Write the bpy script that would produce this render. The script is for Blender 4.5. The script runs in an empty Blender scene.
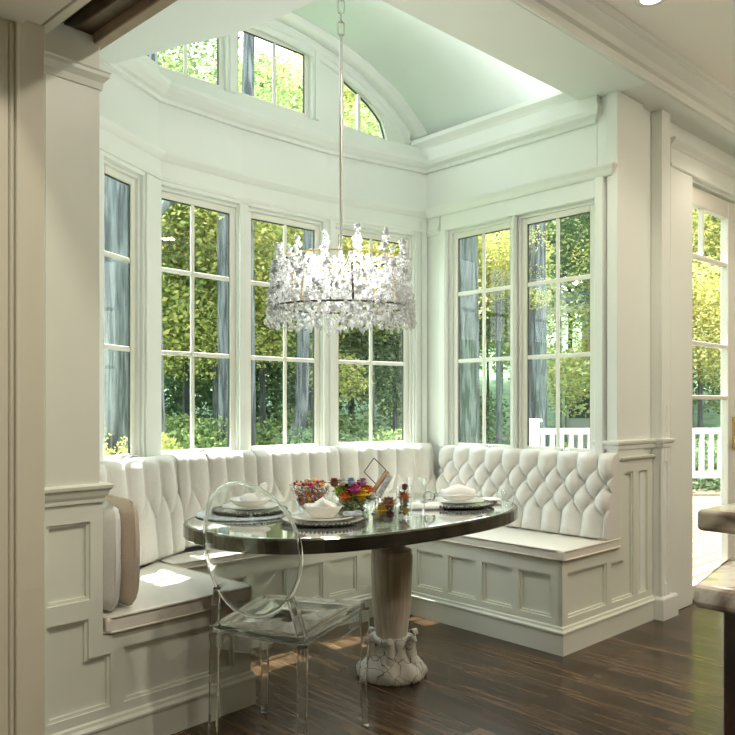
import bpy, bmesh, math, random
from mathutils import Vector, Matrix, noise
from math import sin, cos, pi, radians, sqrt, atan2

sc = bpy.context.scene
col = sc.collection
R = random.Random(7)

# ------------------------------------------------------------------ camera
TH = atan2(812.5, 761.0)
cam = bpy.data.cameras.new('camera'); camo = bpy.data.objects.new('camera', cam); col.objects.link(camo)
cam.sensor_width = 36.0; cam.lens = 36.0 * 761.0 / 735.0
cam.shift_y = 37.5 / 735.0; cam.clip_start = 0.02; cam.clip_end = 300
camo.location = (0, 0, 1.2); camo.rotation_euler = (pi / 2, 0, TH - pi / 2)
sc.camera = camo

# ------------------------------------------------------------------ world, sun, exposure
wd = bpy.data.worlds.new('world'); sc.world = wd; wd.use_nodes = True
nt = wd.node_tree; nt.nodes.clear()
wo = nt.nodes.new('ShaderNodeOutputWorld'); bg = nt.nodes.new('ShaderNodeBackground')
tc = nt.nodes.new('ShaderNodeTexCoord'); sx = nt.nodes.new('ShaderNodeSeparateXYZ'); rp = nt.nodes.new('ShaderNodeValToRGB')
nt.links.new(tc.outputs['Generated'], sx.inputs[0]); nt.links.new(sx.outputs['Z'], rp.inputs[0])
rp.color_ramp.elements[0].position = 0.0; rp.color_ramp.elements[0].color = (0.65, 0.71, 0.65, 1)
rp.color_ramp.elements[1].position = 0.35; rp.color_ramp.elements[1].color = (0.88, 0.96, 1.0, 1)
nt.links.new(rp.outputs[0], bg.inputs['Color']); bg.inputs['Strength'].default_value = 3.4
nt.links.new(bg.outputs[0], wo.inputs[0])

sl = bpy.data.lights.new('sun', 'SUN'); sl.energy = 11.0; sl.angle = radians(0.6); sl.color = (1.0, 0.96, 0.88)
so = bpy.data.objects.new('sun', sl); col.objects.link(so)
sd = Vector((0.0, -0.31, -0.95)).normalized()
so.rotation_euler = sd.to_track_quat('-Z', 'Y').to_euler(); so.location = (2, 12, 14)

def area(name, loc, size, power, color, direction=(0, 0, -1)):
    l = bpy.data.lights.new(name, 'AREA'); l.shape = 'DISK'; l.size = size; l.energy = power; l.color = color
    o = bpy.data.objects.new(name, l); col.objects.link(o); o.location = loc
    o.rotation_euler = Vector(direction).to_track_quat('-Z', 'Y').to_euler()
    return o
# kitchen ceiling cans behind and beside the camera
for i, (x, y) in enumerate([(0.4, 0.9), (1.9, 0.8), (0.3, -1.2), (2.0, -1.2), (4.6, 0.0)]):
    area('kitchen_can_light', (x, y, 2.98), 0.14, 11.5, (1.0, 0.91, 0.77))
# point fills added inside the chandelier to brighten the bay
for a in range(4):
    l = bpy.data.lights.new('chandelier_fill', 'POINT'); l.energy = 1.5; l.color = (0.98, 1.0, 0.98); l.shadow_soft_size = 0.06
    o = bpy.data.objects.new('chandelier_fill', l); col.objects.link(o); o.location = (2.0 + 0.12 * cos(a * pi / 2), 2.3 + 0.12 * sin(a * pi / 2), 1.78)

# added area fill hidden behind the header, brightening the vault
cl = bpy.data.lights.new('vault_fill', 'AREA'); cl.shape = 'RECTANGLE'; cl.size = 1.7; cl.size_y = 0.04; cl.energy = 2.4; cl.color = (1.0, 1.0, 1.0)
co = bpy.data.objects.new('vault_fill', cl); col.objects.link(co); co.location = (2.75, 2.265, 2.96)
co.rotation_euler = (radians(180 - 48), 0, 0)
# unseen point fill added to lift the kitchen ceiling and crown
pl_ = bpy.data.lights.new('ceiling_fill', 'POINT'); pl_.energy = 20; pl_.color = (1.0, 0.88, 0.70); pl_.shadow_soft_size = 0.03
po = bpy.data.objects.new('ceiling_fill', pl_); col.objects.link(po); po.location = (4.6, -0.2, 2.3)

sc.view_settings.view_transform = 'Standard'; sc.view_settings.look = 'None'
sc.view_settings.gamma = 1.0; sc.view_settings.use_curve_mapping = False
sc.view_settings.exposure = 1.0
sc.cycles.use_denoising = True
try: sc.cycles.denoiser = 'OPENIMAGEDENOISE'
except Exception: pass
sc.cycles.max_bounces = 14; sc.cycles.transparent_max_bounces = 24; sc.cycles.transmission_bounces = 12
sc.cycles.diffuse_bounces = 6; sc.cycles.glossy_bounces = 6
sc.cycles.sample_clamp_indirect = 6.0
sc.cycles.caustics_reflective = False; sc.cycles.caustics_refractive = False

# ------------------------------------------------------------------ materials
M = {}
def newmat(name):
    m = bpy.data.materials.new(name); m.use_nodes = True; n = m.node_tree; n.nodes.clear()
    out = n.nodes.new('ShaderNodeOutputMaterial'); return m, n, out
def pbr(name, c, rough=0.5, metal=0.0, trans=0.0, ior=1.45, var=0.0, vscale=8.0, bump=0.0, bscale=60.0, spec=0.5, coat=0.0, c2=None):
    m, n, out = newmat(name)
    b = n.nodes.new('ShaderNodeBsdfPrincipled'); n.links.new(b.outputs[0], out.inputs[0])
    b.inputs['Base Color'].default_value = (*c, 1); b.inputs['Roughness'].default_value = rough
    b.inputs['Metallic'].default_value = metal; b.inputs['Transmission Weight'].default_value = trans
    b.inputs['IOR'].default_value = ior; b.inputs['Specular IOR Level'].default_value = spec
    b.inputs['Coat Weight'].default_value = coat
    tc = n.nodes.new('ShaderNodeTexCoord')
    if var > 0 or c2:
        nz = n.nodes.new('ShaderNodeTexNoise'); nz.inputs['Scale'].default_value = vscale; nz.inputs['Detail'].default_value = 4
        n.links.new(tc.outputs['Object'], nz.inputs['Vector'])
        r = n.nodes.new('ShaderNodeValToRGB'); r.color_ramp.elements[0].position = 0.35; r.color_ramp.elements[1].position = 0.65
        lo = c2 if c2 else tuple(max(0, k * (1 - var)) for k in c)
        r.color_ramp.elements[0].color = (*lo, 1); r.color_ramp.elements[1].color = (*c, 1)
        n.links.new(nz.outputs['Fac'], r.inputs[0]); n.links.new(r.outputs[0], b.inputs['Base Color'])
    if bump > 0:
        nz = n.nodes.new('ShaderNodeTexNoise'); nz.inputs['Scale'].default_value = bscale; nz.inputs['Detail'].default_value = 3
        n.links.new(tc.outputs['Object'], nz.inputs['Vector'])
        bp = n.nodes.new('ShaderNodeBump'); bp.inputs['Strength'].default_value = bump; bp.inputs['Distance'].default_value = 0.004
        n.links.new(nz.outputs['Fac'], bp.inputs['Height']); n.links.new(bp.outputs[0], b.inputs['Normal'])
    M[name] = m; return m

pbr('paint', (0.80, 0.835, 0.79), 0.38, var=0.02, vscale=3)
pbr('cabinet_paint', (0.72, 0.745, 0.66), 0.33, var=0.02, vscale=3)
pbr('ceiling_paint', (0.80, 0.85, 0.83), 0.6, var=0.015, vscale=2)
pbr('tan_paint', (0.63, 0.60, 0.49), 0.4, var=0.03, vscale=3)
pbr('cream_paint', (0.86, 0.83, 0.76), 0.5)
pbr('sash_paint', (0.80, 0.80, 0.73), 0.32)
pbr('dark_wood', (0.15, 0.10, 0.065), 0.35, var=0.4, vscale=14)
pbr('brown_wood', (0.36, 0.27, 0.18), 0.4, var=0.2, vscale=12)
pbr('cabinet_wood', (0.060, 0.030, 0.024), 0.3, var=0.35, vscale=16)
pbr('linen', (0.73, 0.725, 0.685), 0.85, var=0.05, vscale=90, bump=0.35, bscale=240)
pbr('linen_tan', (0.52, 0.44, 0.35), 0.85, var=0.08, vscale=90, bump=0.4, bscale=240)
pbr('vinyl', (0.77, 0.75, 0.68), 0.30, var=0.03, vscale=30, bump=0.08, bscale=120)
pbr('piping', (0.70, 0.66, 0.57), 0.5)
pbr('nickel', (0.60, 0.61, 0.58), 0.25, metal=1.0)
pbr('brass', (0.78, 0.58, 0.25), 0.25, metal=1.0)
pbr('bronze', (0.10, 0.08, 0.06), 0.35, metal=0.8)
pbr('gold', (0.85, 0.60, 0.22), 0.3, metal=1.0)
pbr('railing_paint', (0.66, 0.68, 0.67), 0.5)
pbr('porcelain', (0.86, 0.85, 0.80), 0.2)
pbr('napkin', (0.88, 0.88, 0.86), 0.8, bump=0.2, bscale=200)
pbr('blue_linen', (0.62, 0.68, 0.72), 0.8, c2=(0.30, 0.36, 0.40), vscale=60, bump=0.3, bscale=200)
pbr('charger_metal', (0.42, 0.43, 0.40), 0.22, metal=0.9)
pbr('bead_metal', (0.12, 0.11, 0.09), 0.3, metal=0.7)
pbr('roof_shingle', (0.20, 0.24, 0.25), 0.9, var=0.3, vscale=12)
pbr('house_wall', (0.50, 0.55, 0.52), 0.8, var=0.06, vscale=2)
pbr('dark_glass', (0.05, 0.08, 0.08), 0.05)
pbr('stem', (0.10, 0.25, 0.06), 0.6)
pbr('driftwood', (0.50, 0.34, 0.20), 0.6, var=0.3, vscale=30)
pbr('black_gasket', (0.05, 0.055, 0.05), 0.5)

def stone(name, base, vein, scale, rough):
    m, n, out = newmat(name)
    b = n.nodes.new('ShaderNodeBsdfPrincipled'); n.links.new(b.outputs[0], out.inputs[0]); b.inputs['Roughness'].default_value = rough
    tc = n.nodes.new('ShaderNodeTexCoord')
    nz = n.nodes.new('ShaderNodeTexNoise'); nz.inputs['Scale'].default_value = scale; nz.inputs['Detail'].default_value = 8; nz.inputs['Distortion'].default_value = 1.6
    n.links.new(tc.outputs['Object'], nz.inputs['Vector'])
    r = n.nodes.new('ShaderNodeValToRGB'); e = r.color_ramp.elements
    e[0].position = 0.36; e[0].color = (*vein, 1); e[1].position = 0.56; e[1].color = (*base, 1)
    n.links.new(nz.outputs['Fac'], r.inputs[0]); n.links.new(r.outputs[0], b.inputs['Base Color'])
    M[name] = m
stone('marble', (0.66, 0.61, 0.53), (0.13, 0.085, 0.065), 7.5, 0.08)

def barkmat(name, c1, c2):
    m, n, out = newmat(name)
    b = n.nodes.new('ShaderNodeBsdfPrincipled'); n.links.new(b.outputs[0], out.inputs[0]); b.inputs['Roughness'].default_value = 0.9
    tc = n.nodes.new('ShaderNodeTexCoord'); mp = n.nodes.new('ShaderNodeMapping'); mp.inputs['Scale'].default_value = (22, 22, 2.2)
    nz = n.nodes.new('ShaderNodeTexNoise'); nz.inputs['Scale'].default_value = 1.0; nz.inputs['Detail'].default_value = 6; nz.inputs['Distortion'].default_value = 0.6
    n.links.new(tc.outputs['Object'], mp.inputs[0]); n.links.new(mp.outputs[0], nz.inputs['Vector'])
    r = n.nodes.new('ShaderNodeValToRGB'); e = r.color_ramp.elements; e[0].position = 0.40; e[0].color = (*c2, 1); e[1].position = 0.60; e[1].color = (*c1, 1)
    n.links.new(nz.outputs['Fac'], r.inputs[0]); n.links.new(r.outputs[0], b.inputs['Base Color'])
    bp = n.nodes.new('ShaderNodeBump'); bp.inputs['Strength'].default_value = 1.0; bp.inputs['Distance'].default_value = 0.03; n.links.new(nz.outputs['Fac'], bp.inputs['Height']); n.links.new(bp.outputs[0], b.inputs['Normal'])
    M[name] = m
barkmat('bark', (0.145, 0.165, 0.17), (0.035, 0.042, 0.046)); barkmat('ivy_bark', (0.13, 0.15, 0.145), (0.03, 0.045, 0.034))
def limed_wood():
    m, n, out = newmat('limed_wood')
    b = n.nodes.new('ShaderNodeBsdfPrincipled'); n.links.new(b.outputs[0], out.inputs[0]); b.inputs['Roughness'].default_value = 0.5
    tc = n.nodes.new('ShaderNodeTexCoord'); mp = n.nodes.new('ShaderNodeMapping'); mp.inputs['Scale'].default_value = (60, 60, 3)
    nz = n.nodes.new('ShaderNodeTexNoise'); nz.inputs['Scale'].default_value = 1.0; nz.inputs['Detail'].default_value = 5
    n.links.new(tc.outputs['Object'], mp.inputs[0]); n.links.new(mp.outputs[0], nz.inputs['Vector'])
    r = n.nodes.new('ShaderNodeValToRGB'); e = r.color_ramp.elements
    e[0].position = 0.35; e[0].color = (0.46, 0.38, 0.28, 1); e[1].position = 0.65; e[1].color = (0.66, 0.61, 0.51, 1)
    n.links.new(nz.outputs['Fac'], r.inputs[0]); n.links.new(r.outputs[0], b.inputs['Base Color']); M['limed_wood'] = m
limed_wood()

def carved_paint():
    m, n, out = newmat('carved_paint')
    b = n.nodes.new('ShaderNodeBsdfPrincipled'); n.links.new(b.outputs[0], out.inputs[0]); b.inputs['Roughness'].default_value = 0.6
    tc = n.nodes.new('ShaderNodeTexCoord')
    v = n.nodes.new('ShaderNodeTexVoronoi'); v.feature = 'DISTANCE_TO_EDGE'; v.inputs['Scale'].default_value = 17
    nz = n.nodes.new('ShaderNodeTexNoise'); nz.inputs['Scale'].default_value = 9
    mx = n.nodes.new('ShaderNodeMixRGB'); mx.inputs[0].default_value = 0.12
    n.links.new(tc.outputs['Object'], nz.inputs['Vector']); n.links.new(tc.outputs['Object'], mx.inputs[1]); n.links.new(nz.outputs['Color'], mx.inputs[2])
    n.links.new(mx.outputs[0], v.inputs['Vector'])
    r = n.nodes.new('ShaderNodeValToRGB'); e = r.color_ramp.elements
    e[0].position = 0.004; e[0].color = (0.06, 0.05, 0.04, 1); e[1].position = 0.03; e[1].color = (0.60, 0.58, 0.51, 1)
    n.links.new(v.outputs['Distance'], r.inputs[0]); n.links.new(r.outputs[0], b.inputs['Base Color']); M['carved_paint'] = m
carved_paint()

def planks(name, along, width, length, cols, rough, grain, gap=0.012, rvar=0.08):
    m, n, out = newmat(name)
    b = n.nodes.new('ShaderNodeBsdfPrincipled'); n.links.new(b.outputs[0], out.inputs[0]); b.inputs['Specular IOR Level'].default_value = 0.38
    tc = n.nodes.new('ShaderNodeTexCoord'); mp = n.nodes.new('ShaderNodeMapping')
    mp.inputs['Rotation'].default_value = (0, 0, pi / 2 if along == 'Y' else 0)
    n.links.new(tc.outputs['Object'], mp.inputs[0])
    br = n.nodes.new('ShaderNodeTexBrick'); br.offset = 0.37; br.inputs['Scale'].default_value = 1.0
    br.inputs['Brick Width'].default_value = length; br.inputs['Row Height'].default_value = width; br.inputs['Mortar Size'].default_value = width * gap
    br.inputs['Color1'].default_value = (0, 0, 0, 1); br.inputs['Color2'].default_value = (1, 1, 1, 1); br.inputs['Mortar'].default_value = (0.5, 0.5, 0.5, 1)
    n.links.new(mp.outputs[0], br.inputs['Vector'])
    # grain, shifted per board
    m2 = n.nodes.new('ShaderNodeMapping'); m2.inputs['Scale'].default_value = (2.2, 26, 1); n.links.new(mp.outputs[0], m2.inputs[0])
    ad = n.nodes.new('ShaderNodeVectorMath'); ad.operation = 'MULTIPLY_ADD'; n.links.new(br.outputs['Color'], ad.inputs[0]); ad.inputs[1].default_value = (7, 13, 5)
    n.links.new(m2.outputs[0], ad.inputs[2])
    nz = n.nodes.new('ShaderNodeTexNoise'); nz.inputs['Scale'].default_value = 1.6; nz.inputs['Detail'].default_value = 6; nz.inputs['Distortion'].default_value = 0.9
    n.links.new(ad.outputs[0], nz.inputs['Vector'])
    r1 = n.nodes.new('ShaderNodeValToRGB'); e = r1.color_ramp.elements; e[0].color = (*cols[0], 1); e[1].color = (*cols[1], 1); n.links.new(br.outputs['Color'], r1.inputs[0])
    r2 = n.nodes.new('ShaderNodeValToRGB'); e = r2.color_ramp.elements; e[0].position = 0.38; e[0].color = (1 - grain,) * 3 + (1,); e[1].position = 0.62; e[1].color = (1 + grain * .5,) * 3 + (1,)
    n.links.new(nz.outputs['Fac'], r2.inputs[0])
    mx = n.nodes.new('ShaderNodeMixRGB'); mx.blend_type = 'MULTIPLY'; mx.inputs[0].default_value = 1; n.links.new(r1.outputs[0], mx.inputs[1]); n.links.new(r2.outputs[0], mx.inputs[2])
    mm = n.nodes.new('ShaderNodeMixRGB'); n.links.new(br.outputs['Fac'], mm.inputs[0]); n.links.new(mx.outputs[0], mm.inputs[1]); mm.inputs[2].default_value = (*[k * .25 for k in cols[0]], 1)
    n.links.new(mm.outputs[0], b.inputs['Base Color'])
    mr = n.nodes.new('ShaderNodeMapRange'); mr.inputs['To Min'].default_value = rough; mr.inputs['To Max'].default_value = rough + rvar; n.links.new(nz.outputs['Fac'], mr.inputs['Value']); n.links.new(mr.outputs[0], b.inputs['Roughness'])
    bp = n.nodes.new('ShaderNodeBump'); bp.inputs['Strength'].default_value = 0.12; bp.inputs['Distance'].default_value = 0.002; n.links.new(nz.outputs['Fac'], bp.inputs['Height']); n.links.new(bp.outputs[0], b.inputs['Normal'])
    M[name] = m
planks('oak_floor', 'Y', 0.083, 1.3, ((0.046, 0.027, 0.014), (0.105, 0.064, 0.034)), 0.17, 0.62)
planks('deck_wood', 'X', 0.14, 3.0, ((0.17, 0.125, 0.085), (0.22, 0.17, 0.12)), 0.6, 0.15, gap=0.05)

def thin_glass(name, tint, k=0.9, base=0.04):
    m, n, out = newmat(name)
    t = n.nodes.new('ShaderNodeBsdfTransparent'); t.inputs[0].default_value = (*tint, 1)
    g = n.nodes.new('ShaderNodeBsdfGlossy'); g.inputs['Roughness'].default_value = 0.0
    lw = n.nodes.new('ShaderNodeLayerWeight'); lw.inputs['Blend'].default_value = 0.5
    pw = n.nodes.new('ShaderNodeMath'); pw.operation = 'POWER'; n.links.new(lw.outputs['Facing'], pw.inputs[0]); pw.inputs[1].default_value = 5
    ma = n.nodes.new('ShaderNodeMath'); ma.operation = 'MULTIPLY_ADD'; n.links.new(pw.outputs[0], ma.inputs[0]); ma.inputs[1].default_value = k; ma.inputs[2].default_value = base
    mx = n.nodes.new('ShaderNodeMixShader'); n.links.new(ma.outputs[0], mx.inputs[0]); n.links.new(t.outputs[0], mx.inputs[1]); n.links.new(g.outputs[0], mx.inputs[2])
    n.links.new(mx.outputs[0], out.inputs[0]); M[name] = m
thin_glass('window_glass', (0.97, 0.99, 0.98), 0.7, 0.025)
thin_glass('chair_pane', (0.965, 0.98, 0.97), 0.9, 0.05)
thin_glass('tumbler_glass', (0.98, 0.99, 0.985), 1.0, 0.06)

def mixed_glass(name, gcol, ior, wt, wd_, dcol, rough=0.0, tf=0.5):
    # solid clear glass/acrylic: refraction + some straight-through + a little white scatter
    m, n, out = newmat(name)
    g = n.nodes.new('ShaderNodeBsdfGlass'); g.inputs['Color'].default_value = (*gcol, 1); g.inputs['IOR'].default_value = ior; g.inputs['Roughness'].default_value = rough
    t = n.nodes.new('ShaderNodeBsdfTransparent'); t.inputs[0].default_value = (*gcol, 1)
    d = n.nodes.new('ShaderNodeBsdfTranslucent'); d.inputs[0].default_value = (*dcol, 1)
    d2 = n.nodes.new('ShaderNodeBsdfDiffuse'); d2.inputs[0].default_value = (*dcol, 1)
    a = n.nodes.new('ShaderNodeMixShader'); a.inputs[0].default_value = wt; n.links.new(g.outputs[0], a.inputs[1]); n.links.new(t.outputs[0], a.inputs[2])
    dd = n.nodes.new('ShaderNodeMixShader'); dd.inputs[0].default_value = tf; n.links.new(d.outputs[0], dd.inputs[1]); n.links.new(d2.outputs[0], dd.inputs[2])
    c = n.nodes.new('ShaderNodeMixShader'); c.inputs[0].default_value = wd_; n.links.new(a.outputs[0], c.inputs[1]); n.links.new(dd.outputs[0], c.inputs[2])
    n.links.new(c.outputs[0], out.inputs[0]); M[name] = m
mixed_glass('acrylic', (0.985, 0.995, 0.99), 1.49, 0.04, 0.0, (1, 1, 1))
mixed_glass('crystal', (0.995, 1.0, 0.995), 1.5, 0.35, 0.42, (0.99, 0.99, 0.98), tf=0.25)
mixed_glass('vase_glass', (0.96, 0.98, 0.97), 1.3, 0.6, 0.0, (1, 1, 1))

def leafmat(name, c1, c2, c3):
    m, n, out = newmat(name)
    geo = n.nodes.new('ShaderNodeNewGeometry'); oi = n.nodes.new('ShaderNodeObjectInfo')
    ad = n.nodes.new('ShaderNodeMath'); ad.operation = 'MULTIPLY_ADD'; n.links.new(oi.outputs['Random'], ad.inputs[0]); ad.inputs[1].default_value = 0.35
    mu = n.nodes.new('ShaderNodeMath'); mu.operation = 'MULTIPLY'; mu.inputs[1].default_value = 0.65; n.links.new(geo.outputs['Random Per Island'], mu.inputs[0]); n.links.new(mu.outputs[0], ad.inputs[2])
    r = n.nodes.new('ShaderNodeValToRGB'); e = r.color_ramp.elements
    e[0].position = 0.1; e[0].color = (*c1, 1); e[1].position = 0.9; e[1].color = (*c3, 1); k = e.new(0.5); k.color = (*c2, 1)
    n.links.new(ad.outputs[0], r.inputs[0])
    d = n.nodes.new('ShaderNodeBsdfDiffuse'); t = n.nodes.new('ShaderNodeBsdfTranslucent'); mx = n.nodes.new('ShaderNodeMixShader'); mx.inputs[0].default_value = 0.5
    n.links.new(r.outputs[0], d.inputs[0]); n.links.new(r.outputs[0], t.inputs[0]); n.links.new(d.outputs[0], mx.inputs[1]); n.links.new(t.outputs[0], mx.inputs[2])
    n.links.new(mx.outputs[0], out.inputs[0]); M[name] = m
leafmat('leaf_green', (0.09, 0.15, 0.06), (0.22, 0.30, 0.12), (0.50, 0.54, 0.24))
leafmat('leaf_gold', (0.18, 0.24, 0.08), (0.48, 0.48, 0.16), (0.80, 0.70, 0.32))
leafmat('leaf_dark', (0.06, 0.11, 0.06), (0.15, 0.23, 0.13), (0.36, 0.44, 0.24))
pbr('ground_cover', (0.16, 0.27, 0.13), 0.95, c2=(0.06, 0.12, 0.06), vscale=2.5)

def mirror_top():
    pbr('table_mirror', (0.86, 0.89, 0.86), 0.05, metal=0.85, var=0.06, vscale=10)
    pbr('table_rim', (0.17, 0.17, 0.13), 0.16, metal=0.85, c2=(0.10, 0.10, 0.075), vscale=14)
mirror_top()

# ------------------------------------------------------------------ mesh helpers
class Fr:
    """plan frame: origin (x,y), u along the wall, n out of its face (towards the viewer side)"""
    def __init__(s, p0, p1=None, u=None, zo=0.0):
        s.o = Vector((p0[0], p0[1]))
        d = Vector((p1[0] - p0[0], p1[1] - p0[1])) if p1 is not None else Vector(u)
        s.L = d.length; s.u = d.normalized(); s.n = Vector((s.u.y, -s.u.x)); s.zo = zo
    def P(s, u, n, z):
        q = s.o + s.u * u + s.n * n
        return (q.x, q.y, z + s.zo)
    def uv(s, x, y):
        d = Vector((x, y)) - s.o
        return d.dot(s.u), d.dot(s.n)
W0 = Fr((0, 0), u=(1, 0)); W0.n = Vector((0, 1))   # world axes

class MB:
    def __init__(s): s.v = []; s.f = []; s.sm = []
    def add(s, vs, fs, smooth=False):
        b = len(s.v); s.v += [tuple(p) for p in vs]; s.f += [tuple(i + b for i in q) for q in fs]; s.sm += [smooth] * len(fs); return s
    def box(s, F, u0, u1, n0, n1, z0, z1):
        P = F.P
        vs = [P(u0, n0, z0), P(u1, n0, z0), P(u1, n1, z0), P(u0, n1, z0), P(u0, n0, z1), P(u1, n0, z1), P(u1, n1, z1), P(u0, n1, z1)]
        return s.add(vs, [(0, 3, 2, 1), (4, 5, 6, 7), (0, 1, 5, 4), (1, 2, 6, 5), (2, 3, 7, 6), (3, 0, 4, 7)])
    def wbox(s, x0, x1, y0, y1, z0, z1): return s.box(W0, x0, x1, y0, y1, z0, z1)
    def prism(s, poly, z0, z1):
        n = len(poly); vs = [(p[0], p[1], z0) for p in poly] + [(p[0], p[1], z1) for p in poly]
        return s.add(vs, [tuple(range(n))[::-1], tuple(range(n, 2 * n))] + [(i, (i + 1) % n, n + (i + 1) % n, n + i) for i in range(n)])
    def tube(s, pts, r, seg=8, cap=True, closed=False, sq=False):
        pts = [Vector(p) for p in pts]; n = len(pts); rr = r if isinstance(r, (list, tuple)) else [r] * n
        vs = []; ref = None
        for i, p in enumerate(pts):
            a = pts[(i - 1) % n] if (i > 0 or closed) else p; b = pts[(i + 1) % n] if (i < n - 1 or closed) else p
            t = (b - a).normalized()
            if ref is None:
                ref = t.orthogonal().normalized() if abs(t.z) > 0.99 or sq is False else Vector((0, 0, 1)).cross(t).normalized()
            x = (ref - t * ref.dot(t)).normalized(); y = t.cross(x); ref = x
            for k in range(seg):
                an = 2 * pi * (k + (0.5 if sq else 0)) / seg
                vs.append(p + (x * cos(an) + y * sin(an)) * rr[i])
        fs = []
        for i in range(n if closed else n - 1):
            j = (i + 1) % n
            for k in range(seg): fs.append((i * seg + k, i * seg + (k + 1) % seg, j * seg + (k + 1) % seg, j * seg + k))
        s.add(vs, fs, not sq)
        if cap and not closed: s.add(vs[:seg], [tuple(range(seg))[::-1]]); s.add(vs[-seg:], [tuple(range(seg))])
        return s
    def lathe(s, prof, c=(0, 0, 0), seg=24, rad=None, smooth=True):
        vs = []; n = len(prof)
        for (r, z) in prof:
            for k in range(seg):
                a = 2 * pi * k / seg; q = r * (rad(a, z) if rad else 1)
                vs.append((c[0] + q * cos(a), c[1] + q * sin(a), c[2] + z))
        fs = [(i * seg + k, i * seg + (k + 1) % seg, (i + 1) * seg + (k + 1) % seg, (i + 1) * seg + k) for i in range(n - 1) for k in range(seg)]
        s.add(vs, fs, smooth)
        return s
    def ball(s, c, r, seg=8, rings=5, sc=(1, 1, 1)):
        prof = [(r * sin(pi * i / rings) + 1e-5, -r * cos(pi * i / rings)) for i in range(rings + 1)]
        vs = []
        for (q, z) in prof:
            for k in range(seg):
                a = 2 * pi * k / seg; vs.append((c[0] + q * cos(a) * sc[0], c[1] + q * sin(a) * sc[1], c[2] + z * sc[2]))
        fs = [(i * seg + k, i * seg + (k + 1) % seg, (i + 1) * seg + (k + 1) % seg, (i + 1) * seg + k) for i in range(rings) for k in range(seg)]
        return s.add(vs, fs, True)
    def sweep(s, path, prof, closed=False, smooth=False):
        """path: plan points left to right; prof: (n, z) with n out of the wall"""
        n = len(path); P = [Vector(p[:2]) for p in path]; vs = []
        for i in range(n):
            d1 = (P[i] - P[i - 1]).normalized() if i > 0 else None; d2 = (P[i + 1] - P[i]).normalized() if i < n - 1 else None
            d1 = d1 or d2; d2 = d2 or d1
            n1 = Vector((d1.y, -d1.x)); n2 = Vector((d2.y, -d2.x)); b = (n1 + n2); b = b / (1 + n1.dot(n2))
            for (a, z) in prof: q = P[i] + b * a; vs.append((q.x, q.y, z))
        m = len(prof)
        fs = [(i * m + k, i * m + (k + 1) % m, (i + 1) * m + (k + 1) % m, (i + 1) * m + k) for i in range(n - 1) for k in range(m)]
        fs += [tuple(range(m))[::-1], tuple((n - 1) * m + k for k in range(m))]
        return s.add(vs, fs, smooth)
    def build(s, name, mat, parent=None, bevel=0.0, seg=1, recalc=True, shade=None):
        me = bpy.data.meshes.new(name); me.from_pydata(s.v, [], s.f); me.update()
        for p, k in zip(me.polygons, s.sm): p.use_smooth = k if shade is None else shade
        if recalc:
            bm = bmesh.new(); bm.from_mesh(me); bmesh.ops.recalc_face_normals(bm, faces=bm.faces); bm.to_mesh(me); bm.free()
        me.materials.append(M[mat])
        o = bpy.data.objects.new(name, me); col.objects.link(o)
        if parent:
            o.parent = parent
            o.matrix_parent_inverse = Matrix.Translation(-Vector(parent.location)) if parent.type == 'EMPTY' else Matrix()
        if bevel > 0:
            b = o.modifiers.new('bevel', 'BEVEL'); b.width = bevel; b.segments = seg; b.limit_method = 'ANGLE'; b.angle_limit = radians(40)
        return o

def tag(o, label, cat, group=None, kind=None):
    o['label'] = label; o['category'] = cat
    if group: o['group'] = group
    if kind: o['kind'] = kind
    return o
def thing(name, label, cat, loc=(0, 0, 0), group=None):
    o = bpy.data.objects.new(name, None); col.objects.link(o); o.location = loc; o.empty_display_size = 0.1
    return tag(o, label, cat, group)
def struct(o): o['kind'] = 'structure'; return o
def sroot(name, loc=(0, 0, 0)):
    o = bpy.data.objects.new(name, None); col.objects.link(o); o.location = loc; o['kind'] = 'structure'; return o
def copy_tree(o, parent=None):
    c = o.copy(); col.objects.link(c)
    if parent: c.parent = parent
    for ch in list(o.children): copy_tree(ch, c)
    return c
def wall_grid(mb, F, L0, L1, z0, z1, n0, n1, holes):
    us = sorted({L0, L1, *[k for h in holes for k in h[:2]]}); zs = sorted({z0, z1, *[k for h in holes for k in h[2:]]})
    for a, b in zip(us, us[1:]):
        run = None
        for c, d in zip(zs, zs[1:]):
            um, zm = (a + b) / 2, (c + d) / 2
            if any(h[0] < um < h[1] and h[2] < zm < h[3] for h in holes):
                if run: mb.box(F, a, b, n0, n1, *run); run = None
            else: run = (run[0], d) if run else (c, d)
        if run: mb.box(F, a, b, n0, n1, *run)
def panel_face(mb, F, outline, panels, t=0.018, inset=0.011, back=0.0, BK=-0.008):
    ins = lambda rs, u, z: any(r[0] <= u <= r[1] and r[2] <= z <= r[3] for r in rs)
    def level(u, z):
        if not ins(outline, u, z): return None
        for rs in panels:
            if ins(rs, u, z):
                if all(ins(rs, u + dx * inset, z + dz * inset) for dx in (-1, 0, 1) for dz in (-1, 0, 1)): return 0.0
                return t * 0.55
        return t
    us = {k for r in outline for k in r[:2]}; zs = {k for r in outline for k in r[2:]}
    for rs in panels:
        for r in rs: us |= {r[0], r[0] + inset, r[1], r[1] - inset}; zs |= {r[2], r[2] + inset, r[3], r[3] - inset}
    us = sorted(us); zs = sorted(zs)
    for a, b in zip(us, us[1:]):
        if b - a < 1e-5: continue
        run = None
        for c, d in zip(zs, zs[1:]):
            if d - c < 1e-5: continue
            l = level((a + b) / 2, (c + d) / 2)
            if run and l == run[2]: run = (run[0], d, l)
            else:
                if run and run[2] is not None: mb.box(F, a, b, BK, run[2] + back, run[0], run[1])
                run = (c, d, l)
        if run and run[2] is not None: mb.box(F, a, b, BK, run[2] + back, run[0], run[1])

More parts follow.
